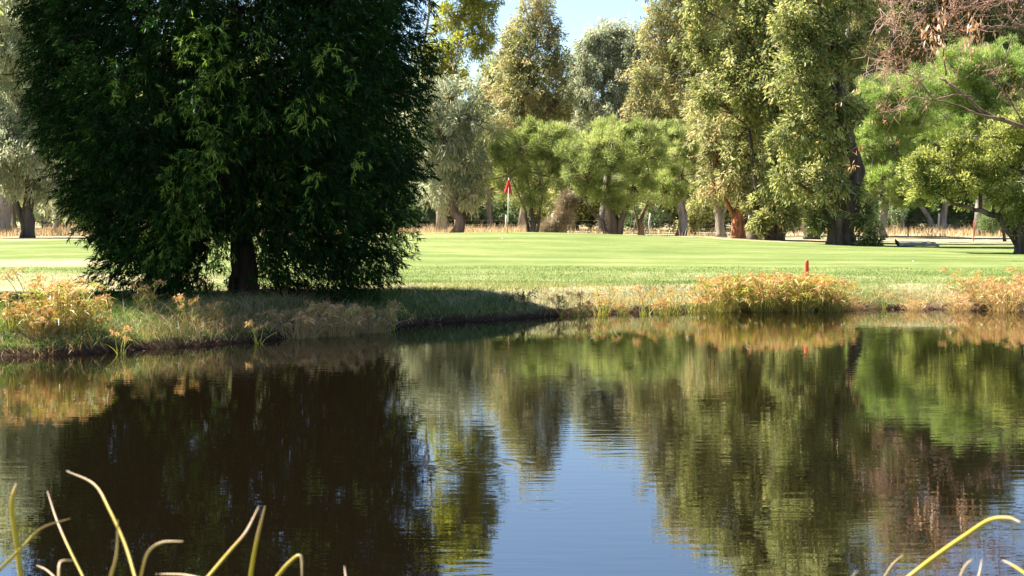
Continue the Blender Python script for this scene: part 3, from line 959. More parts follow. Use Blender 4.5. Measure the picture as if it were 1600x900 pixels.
# undergrowth at the back closes the view under the crowns
sp_ = []
for i in range(2):
    sp_.append(T('bush', 'distant grey-green bush under the far trees', 'bush', (800, 350), 110, 'grey_shrub' if i else 'dense_gum',
                 [(800, 325, 50, 26), (760, 335, 36, 18), (845, 332, 38, 20)], rad=.08, seed=80 + i, group='bushes under the far trees'))
k = 0
for u in list(range(-200, 1900, 58)) + list(range(620, 1640, 41)):
    D = rng.uniform(126, 146) if k < 37 else rng.uniform(104, 118)
    x = (u + rng.uniform(-20, 20) - 800) / F * D
    s = rng.uniform(.9, 1.5)
    loc = (x, D, h1(x, D) - .05)
    if k < 2:
        sp_[k].location, sp_[k].scale = loc, (s, s, s)
    else:
        copy_tree(sp_[k % 2], loc, rng.uniform(-3, 3), (s, s, s))
    k += 1

# a far wood that reads as one mass
fw = MB()
rng = np.random.default_rng(5)
n = 30000
xx = rng.uniform(-150, 150, n)
prof = 6.0 + 1.8 * np.sin(xx * .21) + 1.4 * np.sin(xx * .53 + 1)
pp = np.stack([xx, rng.uniform(175, 190, n), rng.uniform(0, 1, n) ** .8 * prof + .3], 1)
fw.leaves(pp, rng.normal(size=(n, 3)), rng.uniform(.8, 1.3, n), rng.uniform(.4, .8, n), rng, np.clip(rng.normal(.4, .15, n) + .1 * np.sin(xx * .7), 0, .9))
tag(fw.build('far_wood', M['olive_gum']), 'mass of olive-green woodland far behind the golf course', 'woodland', kind='stuff')


# ---- red-brown dead tree on the right: bare twigs with dead leaves hanging into the view
def dead_tree():
    rng = np.random.default_rng(41)
    D = 46
    px = D / F
    bx = (1745 - 800) * px
    B = np.array([bx, D, h1(bx, D) - .05])
    root = empty('dead_tree', B)
    tag(root, 'red-brown dead tree with bare tangled twigs and withered leaves hanging in from the right', 'tree')
    wood, twig, leaf = MB(), MB(), MB()

    def limb(px_pts, r0, r1, dy=0.0):
        pts = [P(u, v, D) + np.array([0, dy + .15 * i, 0]) for i, (u, v) in enumerate(px_pts)]
        path = smooth_path(pts, rng, 4, .012)
        wood.tube(path, np.linspace(r0, r1, len(path)), 8)
        return path
    t0 = [P(1745, 395, D), P(1740, 300, D), P(1735, 150, D), P(1720, -20, D), P(1700, -160, D)]
    t0[0][2] = B[2]
    wood.tube(smooth_path(t0, rng, 5, .01), np.linspace(.24, .07, 21), 10)
    limbs = [limb([(1738, 235), (1660, 215), (1600, 195), (1550, 178), (1510, 140), (1478, 118)], .10, .035),
             limb([(1570, 186), (1530, 178), (1505, 165), (1470, 155), (1435, 150), (1420, 162), (1390, 185)], .04, .008),
             limb([(1522, 152), (1490, 148), (1462, 155), (1440, 122), (1410, 105), (1370, 88)], .035, .007),
             limb([(1730, 120), (1660, 80), (1600, 40), (1575, 18), (1550, -10)], .08, .03),
             limb([(1605, 45), (1560, 40), (1510, 48), (1480, 52), (1440, 60), (1400, 30)], .035, .007),
             limb([(1478, 118), (1476, 85), (1480, 50), (1500, 10)], .03, .01),
             limb([(1725, 40), (1640, -20), (1560, -60), (1480, -90)], .08, .02),
             limb([(1560, -60), (1500, -30), (1440, -10), (1380, 10)], .035, .007),
             limb([(1600, 195), (1570, 140), (1540, 110), (1500, 92)], .03, .007),
             limb([(1640, -20), (1580, -10), (1520, 15), (1450, 20)], .035, .007)]
    # thin twigs in sprays
    zones = [(1450, 15, 84, 36, 78), (1400, 75, 56, 30, 34), (1540, 10, 66, 42, 58), (1400, 125, 60, 22, 26), (1490, 95, 60, 28, 14), (1560, -60, 110, 50, 90), (1440, -50, 90, 50, 70), (1585, 110, 30, 40, 14), (1405, 165, 40, 14, 14)]
    allp = np.concatenate(limbs)
    for (u, v, ru, rv, n) in zones:
        for _ in range(n):
            a = rng.uniform(0, 2 * math.pi)
            q = rng.uniform(0, 1) ** .5
            e = P(u + math.cos(a) * ru * q, v + math.sin(a) * rv * q, D) + np.array([0, rng.normal() * .5, 0])
            i = np.argsort(np.linalg.norm(allp - e, axis=1))[rng.integers(0, 4)]
            s = allp[i]
            if rng.random() < .6:
                s = e + (s - e) * min(1, .9 / max(.9, np.linalg.norm(s - e))) + rng.normal(size=3) * .1
            mid = (s + e) / 2 + rng.normal(size=3) * .12
            L = np.linalg.norm(e - s)
            twig.tube(smooth_path([s, mid, e], rng, 2, .06), np.linspace(.009, .003, 5), 4, tint=rng.uniform(.0, .7), cap=False)
            for _ in range(2):
                e2 = e + rng.normal(size=3) * .28 - UP * .08
                m2 = (mid + e2) / 2 + rng.normal(size=3) * .06
                twig.tube([mid * .4 + e * .6, m2, e2], [.006, .005, .003], 3, tint=rng.uniform(0, .7), cap=False)
            m = rng.integers(1, 4)
            lp = e + rng.normal(size=(m, 3)) * .1
            leaf.leaves(lp, rng.normal(size=(m, 3)) * .5 - UP, rng.uniform(.09, .17, m), rng.uniform(.02, .04, m), rng, rng.uniform(0, .55, m))
    # pale bunches of withered leaves
    for (u, v, n, s) in [(1462, 68, 22, .16), (1520, 40, 26, .15), (1525, 62, 26, .16), (1470, 30, 14, .18), (1450, 45, 16, .18), (1512, 68, 14, .12), (1478, 22, 10, .1)]:
        c = P(u, v, D - .8)
        lp = c + rng.normal(size=(n, 3)) * s * np.array([.8, .8, 1.2])
        leaf.leaves(lp, rng.normal(size=(n, 3)) * .35 - UP, rng.uniform(.16, .28, n), rng.uniform(.05, .085, n), rng, rng.uniform(.65, 1, n))
    for (u, v) in [(1330, 255), (1328, 262), (1335, 258), (1338, 236), (1345, 228), (1385, 190), (1360, 186), (1340, 140), (1345, 118), (1340, 137), (1378, 115), (1310, 165), (1480, 195), (1402, 218)]:
        c = P(u, v, D)
        leaf.leaves(c + rng.normal(size=(3, 3)) * .05, rng.normal(size=(3, 3)) * .5 - UP, .16, .035, rng, rng.uniform(.2, .9, 3))
    fine = limb([(1400, 178), (1388, 205), (1392, 222), (1345, 228), (1328, 240), (1329, 262)], .008, .004)
    fine = limb([(1405, 108), (1370, 115), (1342, 122), (1338, 140), (1310, 165)], .008, .004)
    wood.build('trunk', M['brown_bark'], root, B, smooth=True)
    tw = twig.build('twigs', M['dry_twig'], root, B)
    leaf.build('dead_leaves', M['dead_leaf'], root, B)
    M['dry_twig_red'] = leaf_mat('dry_twig_red', [(0, (.30, .15, .115)), (.5, (.48, .29, .23)), (1, (.58, .42, .35))], trans=.25, trans_col=(1, .8, .6))
    tw.data.materials[0] = M['dry_twig_red']


dead_tree()

# ------------------------------------------------------------------ grass
rng = np.random.default_rng(17)


def land_pts(n, x0, x1, y0, y1, dmin=.03, dmax=99, dens=None):
    x = rng.uniform(x0, x1, n)
    y = rng.uniform(y0, y1, n)
    d = pond_dist(x, y)
    ok = (d > dmin) & (d < dmax)
    if dens is not None:
        ok &= rng.random(n) < dens(x, y, d)
    x, y, d = x[ok], y[ok], d[ok]
    return np.stack([x, y, height(x, y)], 1), d


gr = MB()
# turf on the near banks, longer towards the water
for (n, x0, x1, y0, y1, dmax, hh) in [(170000, -12, 13, 20.4, 31.5, 2.6, .10), (90000, -12, 13, 21, 33, 6, .055), (60000, -14, 17, 31, 40, 30, .045)]:
    p, d = land_pts(n, x0, x1, y0, y1, .06, dmax)
    m = len(p)
    h = hh * rng.uniform(.5, 1.5, m) * (1 + .9 * np.exp(-d / .5) * (hh > .08)) * (1 + .5 * wob(p[:, 0] * .8, p[:, 1] * .8))
    ln = rng.normal(size=(m, 2)) * (h * .45)[:, None]
    dr = np.exp(-((p[:, 1] - 30.4) / 1.3) ** 2) * sstep(-9, -2, p[:, 0]) * (1 - sstep(1.5, 6, p[:, 0])) * .4
    dr += .35 * np.exp(-((p[:, 1] - 32.5) / 3.0) ** 2) * (1 - sstep(-9.5, -4, p[:, 0])) + .25 * sstep(6.5, 8.5, p[:, 0]) * (d < 2)
    t = np.clip(rng.normal(.42, .2, m) + dr + .12 * wob(p[:, 0] * .5, p[:, 1] * .5) + (rng.random(m) < .08) * .5, 0, 1)
    gr.blades(p, h, ln, rng.uniform(.004, .009, m) * (1.3 if hh < .06 else 1), rng, t)
# rough uncut growth on the left bank, green and dead blades mixed
p, d = land_pts(95000, -12, 1.5, 20.2, 29, .03, 2.6, lambda x, y, d: np.clip(1.25 - d / 2.2, 0, 1) * (.55 + .6 * wob(x * 1.1, y * 1.1)))
m = len(p)
hf = .10 + .13 * np.clip(wob(p[:, 0] * .9 + 3, p[:, 1] * .9) + .5, 0, 1.4)
hf = hf * np.where(p[:, 0] > -2, .7, 1.1)
h = hf * rng.uniform(.5, 1.5, m)
ln = rng.normal(size=(m, 2)) * (h * .75)[:, None] + np.array([0, -.05])
dead = rng.random(m) < .10 + .25 * np.clip(wob(p[:, 0] * 1.3, p[:, 1] * 1.7 + 2), 0, 1) + .35 * np.exp(-((p[:, 0] + 4.1) / 1.3) ** 2)
gr.blades(p, h, ln, rng.uniform(.005, .010, m), rng, np.where(dead, rng.uniform(.85, 1, m), np.clip(rng.normal(.28, .16, m), 0, .7)), seg=3)
tag(gr.build('bank_grass', M['grass']), 'green turf and longer grass along the pond bank', 'grass', kind='stuff')

# straw: dead grass matted along the edge
stw = MB()


def straw_dens(x, y, d):
    a = np.exp(-((x + 4.1) / 1.5) ** 2) * (y < 26) * 1.6          # brown tangle below the big tree
    b = sstep(6.2, 7.0, x) * np.exp(-(d / .75) ** 2) * .9            # pale fringe on the right
    c = np.exp(-(d / .3) ** 2) * .6                                # thin fringe everywhere
    e = (x < -6.2) * np.exp(-(d / .5) ** 2) * .8
    return np.clip(a * np.exp(-(d / 1.1) ** 2) + b + c + e, 0, 1)


p, d = land_pts(120000, -12, 13, 20.4, 31.8, .0, 2.6, straw_dens)
m = len(p)
h = rng.uniform(.06, .30, m) * np.where(p[:, 0] > 8.6, 1.35, np.where((p[:, 0] < -2) & (p[:, 0] > -6), 1.6, 1.0))
ln = rng.normal(size=(m, 2)) * (h * .9)[:, None] + np.array([0, -.08])
stw.blades(p, h * .9, ln, rng.uniform(.005, .010, m), rng, np.clip(rng.normal(.5, .25, m) - .18 * (p[:, 0] < -1), 0, 1), seg=3)
p, d = land_pts(5200, -12, 13, 20.4, 31.8, -.02, .5, straw_dens)
m = len(p)
ln = rng.normal(size=(m, 2)) * .28 + np.array([0, -.15])
stw.blades(p + UP * .05, rng.uniform(-.05, .2, m), ln, rng.uniform(.008, .014, m), rng, np.clip(rng.normal(.6, .25, m), 0, 1), seg=3)
for (n, f) in [(9000, lambda x, y, d: np.where(x < -1.2, .8 + .5 * np.exp(-((x + 3.9) / 1.2) ** 2), np.where(x > 6.3, .8, .16)) * np.exp(-(d / .8) ** 2) * np.clip(.6 + wob(x * 1.4, y * 1.4), 0, 1))]:
    p, d = land_pts(n * 6, -12, 13, 20.4, 31.8, -.03, 1.8, f)
    m = len(p)
    L = rng.uniform(.12, .42, m)
    ln = rng.normal(size=(m, 2)) * (L * .55)[:, None] + np.array([0, -1.0]) * (L * rng.uniform(0, .8, m))[:, None]
    stw.blades(p + UP * .03, L * rng.uniform(.1, 1.0, m), ln, rng.uniform(.009, .018, m), rng, np.clip(rng.normal(.55, .28, m) - .12 * (p[:, 0] < -1), 0, 1), seg=3)
tag(stw.build('dry_grass', M['straw']), 'matted straw-coloured dead grass fringing the pond edge', 'grass', kind='stuff')

# tall dry grass beyond the green
tg = MB()
m = 60000
x = rng.uniform(-48, 48, m)
y = rng.uniform(84, 104, m)
clump = wob(x * .45, y * .5) + .5 * wob(x * 1.3, y)
ok = (clump > rng.uniform(-.7, .7, m)) & (rng.random(m) < np.where((x > 1) & (x < 21), .22, 1))
x, y = x[ok], y[ok]
m = len(x)
h = rng.uniform(.2, .75, m) * (1 + .55 * wob(x * .3, y * .3))
tg.blades(np.stack([x, y, height(x, y)], 1), h, rng.normal(size=(m, 2)) * .14, rng.uniform(.02, .045, m), rng, np.clip(rng.normal(.6, .2, m), 0, 1))
tag(tg.build('tall_dry_grass', M['straw']), 'strip of tall pale dry grass in front of the far trees', 'grass', kind='stuff')

# ------------------------------------------------------------------ sedges on the bank


def sedge(name, seed, nst, hgt, spread, straw=.5, headf=.6, leaves_n=0, single=False):
    rng = np.random.default_rng(seed)
    root = empty(name, (0, 0, 0))
    stem, head = MB(), MB()
    for i in range(nst):
        a = rng.uniform(0, 2 * math.pi)
        r = spread * rng.uniform(0, 1) ** .6
        b = np.array([math.cos(a) * r * .6, math.sin(a) * r * .6, -.03])
        hh = hgt * rng.uniform(.4, 1.05)
        out = np.array([math.cos(a), math.sin(a), 0]) * r * rng.uniform(.3, 1.2) + rng.normal(size=3) * .14 * hgt
        out[2] = 0
        ts = np.clip(rng.normal(straw, .22), 0, 1)
        f = np.linspace(0, 1, 5)[:, None]
        path = b + UP * hh * (f - .12 * f ** 3) + out * f ** 1.7
        stem.tube(path, np.linspace(.0075, .005, 5), 3, tint=ts, cap=False)
        e = path[-1]
        # bracts under the head
        nb = rng.integers(4, 8)
        aa = rng.uniform(0, 2 * math.pi, nb)
        dr = np.stack([np.cos(aa), np.sin(aa), rng.uniform(-.5, .4, nb)], 1)
        stem.leaves(np.repeat(e[None], nb, 0), dr, rng.uniform(.12, .26, nb) * (hgt / .9), rng.uniform(.013, .022, nb), rng, np.clip(ts + rng.normal(0, .15, nb), 0, 1), droop=.35)
        if rng.random() < headf:
            nr = rng.integers(4, 8)
            for _ in range(nr):
                dd = rng.normal(size=3) * np.array([1, 1, .5]) + UP * .55
                dd /= np.linalg.norm(dd)
                t = e + dd * rng.uniform(.03, .085)
                head.tube([e, t], [.002, .002], 3, tint=.8, cap=False)
                n = 9
                q = rng.normal(size=(n, 3)) + dd * .5
                head.leaves(np.repeat(t[None], n, 0) + q * .006, q, rng.uniform(.028, .055, n), rng.uniform(.010, .017, n), rng, np.clip(rng.normal(.5, .25, n), 0, 1))
            if single:
                head.build('seed_head', M['sedge_head'], root)
                head = MB()
    # basal blades
    n = leaves_n
    if n:
        a = rng.uniform(0, 2 * math.pi, n)
        r = spread * .7 * rng.uniform(0, 1, n) ** .5
        pb = np.stack([np.cos(a) * r, np.sin(a) * r, np.full(n, -.03)], 1)
        hh = hgt * rng.uniform(.3, .85, n)
        ln = np.stack([np.cos(a), np.sin(a)], 1) * (rng.uniform(.1, .9, n) * spread)[:, None] + rng.normal(size=(n, 2)) * .14
        stem.blades(pb, hh, ln, rng.uniform(.010, .019, n), rng, np.clip(rng.normal(straw, .3, n), 0, 1), seg=4)
    stem.build('stems', M['sedge_stem'], root)
    if head.n:
        head.build('seed_heads', M['sedge_head'], root)
    return root


SED = {
    'big': sedge('sedge_clump', 201, 105, .84, .42, straw=.5, headf=.45, leaves_n=330),
    'big2': sedge('sedge_clump', 202, 100, .78, .45, straw=.45, headf=.42, leaves_n=360),
    'thin': sedge('sedge_clump', 203, 16, .72, .3, straw=.35, headf=.9, leaves_n=50, single=True),
    'lone': sedge('sedge_clump', 204, 4, .68, .14, straw=.3, headf=1, leaves_n=8, single=True),
    'straw': sedge('sedge_clump', 205, 70, .66, .5, straw=.88, headf=.35, leaves_n=240),
}
sedge_used = set()


def put_sedge(kind, u, v, D, s, rz, label, group=None):
    x = (u - 800) / F * D
    z = max(h1(x, D), -.05)
    src = SED[kind]
    if kind not in sedge_used:
        sedge_used.add(kind)
        src.location = (x, D, z)
        src.rotation_euler = (0, 0, rz)
        src.scale = (s, s, s)
        o = src
    else:
        o = copy_tree(src, (x, D, z), rz, (s, s, s))
    tag(o, label, 'sedge', group or 'rust-headed sedges along the bank')
    return o


put_sedge('big', 100, 540, 21.9, .9, .3, 'bushiest sunlit rust-headed sedge on the left bank in front of the shade')
put_sedge('big2', 70, 548, 21.7, .7, 1.2, 'smaller straw-and-green sedge leaning against the bushiest left-bank sedge')
put_sedge('thin', 8, 540, 21.6, .9, .8, 'sparse sedge with drooping heads at the left edge of the view')
put_sedge('lone', 42, 530, 22.3, 1.2, 2.1, 'few tall green sedge stems between the left edge and the bushy sedge')
put_sedge('lone', 188, 552, 21.3, .75, .2, 'lone broken sedge standing in the water beside the left bank')
put_sedge('thin', 225, 520, 23.6, .75, 2.4, 'low rusty sedge in the shade under the left part of the big tree')
put_sedge('lone', 290, 530, 23.0, .9, 3.3, 'few bent sedge stems in shade below the middle of the big tree')
put_sedge('lone', 610, 500, 25.4, .95, 4.1, 'upright thin green sedge at the right end of the brown grass tangle')
put_sedge('thin', 905, 480, 28.7, .82, .5, 'sedge with rusty heads where the shade ends on the far bank')
put_sedge('thin', 942, 478, 29.1, .85, 1.9, 'second rusty-headed sedge just right of the end of the shade')
put_sedge('lone', 880, 480, 28.9, .8, 5.0, 'dark thin sedge at the very edge of the shade')
put_sedge('lone', 1008, 480, 29.2, 1.05, 2.8, 'lone tall sedge on the bank between two sedge groups')
put_sedge('lone', 1004, 484, 28.9, .7, .8, 'lone short sedge at the waterline between two sedge groups')
put_sedge('thin', 1050, 480, 29.5, .85, 3.6, 'open rusty sedge left of the dense golden sedge bed')
put_sedge('thin', 1085, 478, 29.9, .85, .9, 'open rusty sedge nearest the left end of the dense golden sedge bed')
for i, (u, D, s, k) in enumerate([(1135, 30.2, .86, 'big'), (1165, 30.5, .9, 'big2'), (1195, 30.2, .92, 'big'), (1222, 30.6, .95, 'big2'), (1250, 30.3, .9, 'big'), (1275, 30.6, .95, 'big2'), (1298, 30.3, .78, 'big')]):
    put_sedge(k, u, 480, D, s * 1.12, i * 1.37, 'golden sedge clump in the dense bed around the red stake', 'golden sedges massed around the red stake')
for i, (u, D, s, k) in enumerate([(1500, 30.5, .6, 'straw'), (1540, 30.8, .8, 'straw'), (1575, 30.4, .9, 'straw'), (1605, 30.7, .9, 'straw'), (1590, 31.2, .85, 'thin'), (1530, 31.2, .75, 'thin')]):
    put_sedge(k, u, 480, D, s, i * 1.9, 'straw-coloured dry sedge in the patch at the right edge of the bank', 'straw-coloured sedges at the right edge')
put_sedge('lone', 1383, 480, 30.9, .6, 1.0, 'lone short rusty sedge on the bare bank right of the golden bed')
put_sedge('lone', 1487, 480, 31.5, .8, 2.2, 'lone rusty sedge left of the straw-coloured patch')

for (k_, u, v, D, s_, rz, lab) in [
        ('straw', 60, 550, 21.6, .62, .4, 'matted straw-dry sedge at the foot of the bushiest left-bank sedge'),
        ('thin', 150, 540, 22.0, .8, 3.0, 'rusty-headed sedge at the right flank of the bushiest left-bank sedge'),
        ('straw', 468, 520, 24.0, .8, 2.0, 'brown collapsed sedge tangle below the big tree trunk'),
        ('straw', 520, 520, 24.4, .95, 4.0, 'largest brown sedge tangle right of the big tree trunk'),
        ('straw', 575, 515, 25.0, .75, 5.0, 'small brown sedge tangle near the right end of the big tree shade'),
        ('thin', 330, 530, 23.4, .6, 1.3, 'low shaded sedge with rust heads left of the big tree trunk'),
        ('lone', 400, 530, 22.9, .7, 2.9, 'bent yellowish sedge in front of the big tree trunk'),
        ('thin', 975, 480, 29.2, .6, 2.6, 'low rusty sedge between the end of the shade and the lone tall sedge'),
        ('thin', 1030, 480, 29.3, .7, 5.5, 'low rusty sedge just right of the lone tall sedge'),
        ('thin', 1110, 480, 29.8, .95, 4.4, 'tall open sedge touching the left end of the golden bed'),
        ('straw', 1330, 480, 30.5, .5, .7, 'collapsed pale straw sedge at the right end of the golden bed'),
        ('straw', 1430, 480, 30.6, .42, 3.7, 'low pale straw tuft on the bare bank left of the straw-coloured patch')]:
    put_sedge(k_, u, v, D, s_, rz, lab)


# dark weeds on the shaded bank
def weed(seed):
    rng = np.random.default_rng(seed)
    root = empty('weed', (0, 0, 0))
    st, lf = MB(), MB()
    for i in range(9):
        e = np.array([rng.normal() * .14, rng.normal() * .12, rng.uniform(.18, .4)])
        st.tube([(0, 0, -.03), e * np.array([.4, .4, .6]), e], [.006, .004, .002], 4, cap=False)
        n = 16
        q = rng.normal(size=(n, 3))
        lf.leaves(e * rng.uniform(.5, 1.05, n)[:, None], q, rng.uniform(.03, .07, n), rng.uniform(.015, .03, n), rng, rng.random(n))
    st.build('stems', M['weed'], root)
    lf.build('leaves', M['weed'], root)
    return root


wd = weed(301)
for i, (u, D, s, lab) in enumerate([(822, 28.9, .9, 'dark leafy weed on the crest of the shaded bank'), (796, 28.8, .55, 'small dark weed left of the leafy weed on the shaded crest'), (872, 29.0, .7, 'dark weed on the crest near the end of the shade')]):
    x = (u - 800) / F * D
    loc = (x, D, h1(x, D))
    o = wd if i == 0 else copy_tree(wd, loc, i * 2.0)
    o.location, o.scale = loc, (s, s, s)
    tag(o, lab, 'weed', 'dark weeds on the bank')

# ------------------------------------------------------------------ reeds close to the camera
rng = np.random.default_rng(23)


def reed_plant(label, foot_u, blades, seed, D0=2.45):
    rng = np.random.default_rng(seed)
    fx = (foot_u - 800) / F * D0
    B = np.array([fx, D0 - .1, h1(fx, D0 - .1) - .02])
    root = empty('reed_plant', B)
    tag(root, label, 'reed')
    for (pts, w, dry0) in blades:
        D = D0 + rng.uniform(-.15, .25)
        tilt = rng.uniform(-.08, .08)
        wp = [P(u, v, D + tilt * i) for i, (u, v) in enumerate(pts)]
        s = B + np.array([rng.normal() * .06, rng.normal() * .05, 0])
        t = wp[0]
        d0 = wp[0] - wp[1]
        c = t + d0 / (np.linalg.norm(d0) + 1e-9) * np.linalg.norm(t - s) * .45
        f = np.linspace(0, 1, 8)[:-1, None]
        low = s * (1 - f) ** 2 + 2 * c * f * (1 - f) + t * f ** 2
        # smooth the upper part
        ctrl = np.array([wp[0] + (wp[0] - wp[1]), *wp, wp[-1] * 2 - wp[-2]])
        up = []
        for i in range(1, len(ctrl) - 2):
            for q in np.linspace(0, 1, 7)[:-1]:
                a, b_, c_, d_ = ctrl[i - 1], ctrl[i], ctrl[i + 1], ctrl[i + 2]
                up.append(.5 * (2 * b_ + (c_ - a) * q + (2 * a - 5 * b_ + 4 * c_ - d_) * q ** 2 + (3 * b_ - a - 3 * c_ + d_) * q ** 3))
        up.append(wp[-1])
        path = np.concatenate([low, np.array(up)])
        n = len(path)
        fr = np.linspace(0, 1, n)
        nu = len(up)
        wid = np.interp(fr, [0, .5, .8, 1], [1.15, 1, .8, .3]) * w * .62 * D / F
        tg_ = np.gradient(path, axis=0)
        tg_ /= np.linalg.norm(tg_, axis=1, keepdims=True)
        view = path - np.array([0, 0, H])
        side = np.cross(tg_, view)
        side /= np.linalg.norm(side, axis=1, keepdims=True)
        tw = rng.uniform(-.5, .5)
        nn = np.cross(side, tg_)
        side = side * math.cos(tw) + nn * math.sin(tw)
        nn = np.cross(side, tg_)
        l_, r_, m_ = path - side * wid[:, None] / 2, path + side * wid[:, None] / 2, path + nn * wid[:, None] * .10
        bk = path - nn * wid[:, None] * .06
        v = np.stack([l_, m_, r_, bk], 1).reshape(-1, 3)
        q = []
        for i in range(n - 1):
            for j in range(4):
                k = (j + 1) % 4
                q.append((i * 4 + j, i * 4 + k, (i + 1) * 4 + k, (i + 1) * 4 + j))
        # green-yellow below, withered to straw at the tip
        td = np.clip(.55 + (fr - dry0) * 2.2, .36, 1.0)
        mb = MB()
        tq = np.stack([td, td - .12, td + .08, td], 1) + rng.normal(0, .07, (len(td), 1)) + rng.normal(0, .05, (len(td), 4))
        mb.add(v, q, [], np.clip(tq, .2, 1).ravel())
        mb.build('leaf', M['reed'], root, B, smooth=True)
    return root


reed_plant('yellow-green reed with long withered blades at the bottom left corner', 70,
           [([(33, 905), (25, 840), (19, 800), (20, 775), (26, 755)], 13, .8),
            ([(-5, 895), (35, 855), (65, 825), (110, 810)], 8, .7),
            ([(132, 905), (105, 850), (88, 810), (74, 767)], 7, .55),
            ([(92, 905), (93, 882), (100, 876), (116, 876)], 7, .3),
            ([(86, 902), (72, 890), (57, 883)], 6, .3)], 401)
reed_plant('reed with arching blades and one straight dry tip, second from the bottom left', 200,
           [([(212, 905), (195, 850), (170, 795), (147, 757), (104, 736)], 9, .72),
            ([(172, 905), (182, 865), (184, 812)], 8, .45),
            ([(219, 905), (230, 865), (252, 848), (286, 846)], 8, .3)], 402)
reed_plant('reed with two long upright blades left of the dark reflection centre', 370,
           [([(322, 905), (360, 860), (385, 830), (404, 792)], 8, .6),
            ([(391, 905), (400, 850), (414, 791)], 10, .75),
            ([(320, 905), (285, 898), (243, 897)], 6, .3)], 403)
reed_plant('short bent reed standing alone at the bottom of the view', 470,
           [([(430, 905), (452, 879), (470, 869), (472, 905)], 9, .7),
            ([(541, 906), (538, 884)], 5, .4)], 404)
reed_plant('reed with one long arching yellow blade at the bottom right', 1440,
           [([(1412, 908), (1462, 869), (1508, 837), (1545, 813), (1575, 809), (1594, 816)], 11, .78),
            ([(1380, 905), (1395, 882), (1411, 867)], 6, .3),
            ([(1329, 905), (1340, 891)], 5, .6)], 405)
reed_plant('short withered reed tips at the bottom right corner', 1540,
           [([(1499, 905), (1508, 885), (1520, 873)], 7, .3),
            ([(1528, 905), (1532, 888), (1534, 874)], 6, .3),
            ([(1607, 900), (1585, 885), (1566, 875)], 9, .7)], 406)

fl = MB()
rng = np.random.default_rng(71)
n = 3000
x = rng.uniform(-11, 11, n)
y = rng.uniform(20, 31, n)
d = pond_dist(x, y)
ok = (d < -.03) & (d > -1.4) & (rng.random(n) < np.exp(d / .3) * np.where((x > -1.6) & (x < 1.2), 1.0, .35))
x, y = x[ok], y[ok]
m = len(x)
a = rng.uniform(0, 6.3, m)
fl.leaves(np.stack([x, y, np.full(m, .006)], 1), np.stack([np.cos(a), np.sin(a), 0 * a], 1), rng.uniform(.03, .09, m), rng.uniform(.015, .04, m), rng, rng.uniform(.3, 1, m), fold=.02)
fv = fl.v[0]
fv[:, 2] = .006 + .004 * rng.random(len(fv))
tag(fl.build('floating_litter', M['straw']), 'bits of pale leaf litter and scum floating along the bank', 'leaf litter', kind='stuff')

# ------------------------------------------------------------------ golf furniture
# flagstick
D = 60.9
fp = P(793, 365, D)
B = np.array([fp[0], D, h1(fp[0], D)])
flag = empty('golf_flag', B)
tag(flag, 'red golf flag hanging from a white stick on the green', 'golf flag')
mb = MB()
mb.tube([(0, 0, -.1), (.01, 0, .42)], [.012, .011], 8)
mb.build('stick_base', M['dark_hole'], flag)
mb = MB()
mb.tube([(.01, 0, .42), (.05, 0, 2.16)], [.022, .016], 8)
mb.tube([(.05, 0, 2.16), (.0505, 0, 2.185)], [.022, .008], 8)
mb.build('stick', M['white_paint'], flag)
mb = MB()
# a limp cloth in folds, triangular, hanging down both sides of the stick
rows = 12
vv, qq = [], []
for i in range(rows):
    f = i / (rows - 1)
    z = 2.12 - f * .62
    half = .025 + .15 * f
    for j in range(15):
        s = j / 14 * 2 - 1
        x = .048 - f * .012 + s * half * (1.0 if s < 0 else .85)
        y = -.02 + .05 * math.sin(s * 5.5 + f * 2) * f - .02 * (1 - abs(s))
        zz = z - .05 * math.sin(j * 1.7) * f + (.09 * f * (1 - abs(s)) if i else 0) + (.10 * f if s < -.3 else 0)
        vv.append((x, y, zz))
for i in range(rows - 1):
    for j in range(14):
        a = i * 15 + j
        qq.append((a, a + 1, a + 16, a + 15))
mb.add(vv, qq)
fo = mb.build('flag', M['red_cloth'], flag, smooth=True)
sol = fo.modifiers.new('thickness', 'SOLIDIFY')
sol.thickness = .004


def stake(name, label, u, D, w, h, lean=0.0):
    x = (u - 800) / F * D
    B = np.array([x, D, h1(x, D)])
    mb = MB()
    a = w / 2
    prof = [(-.2, 1), (h * .9, 1), (h * .97, .85), (h, .45)]
    v, q = [], []
    for z, s in prof:
        o = lean * max(z, 0)
        # chamfered square section
        for (sx, sy) in [(-1, -.6), (-.6, -1), (.6, -1), (1, -.6), (1, .6), (.6, 1), (-.6, 1), (-1, .6)]:
            v.append((sx * a * s + o, sy * a * s, z))
    for i in range(len(prof) - 1):
        for j in range(8):
            k = (j + 1) % 8
            q.append((i * 8 + j, i * 8 + k, i * 8 + 8 + k, i * 8 + 8 + j))
    n = len(v)
    v.append((lean * h, 0, h))
    t = [(n - 8 + j, n - 8 + (j + 1) % 8, n) for j in range(8)]
    mb.add(v, q, t)
    o = mb.build(name, M['red_paint'])
    o.location = B
    tag(o, label, 'stake')
    return o


stake('hazard_stake', 'bright red wooden stake rising out of the golden sedges', 1261, 31.6, .072, .66)
stake('boundary_stake', 'thin faded red stake standing in the dry grass at far right', 1521, 74, .05, 1.0)

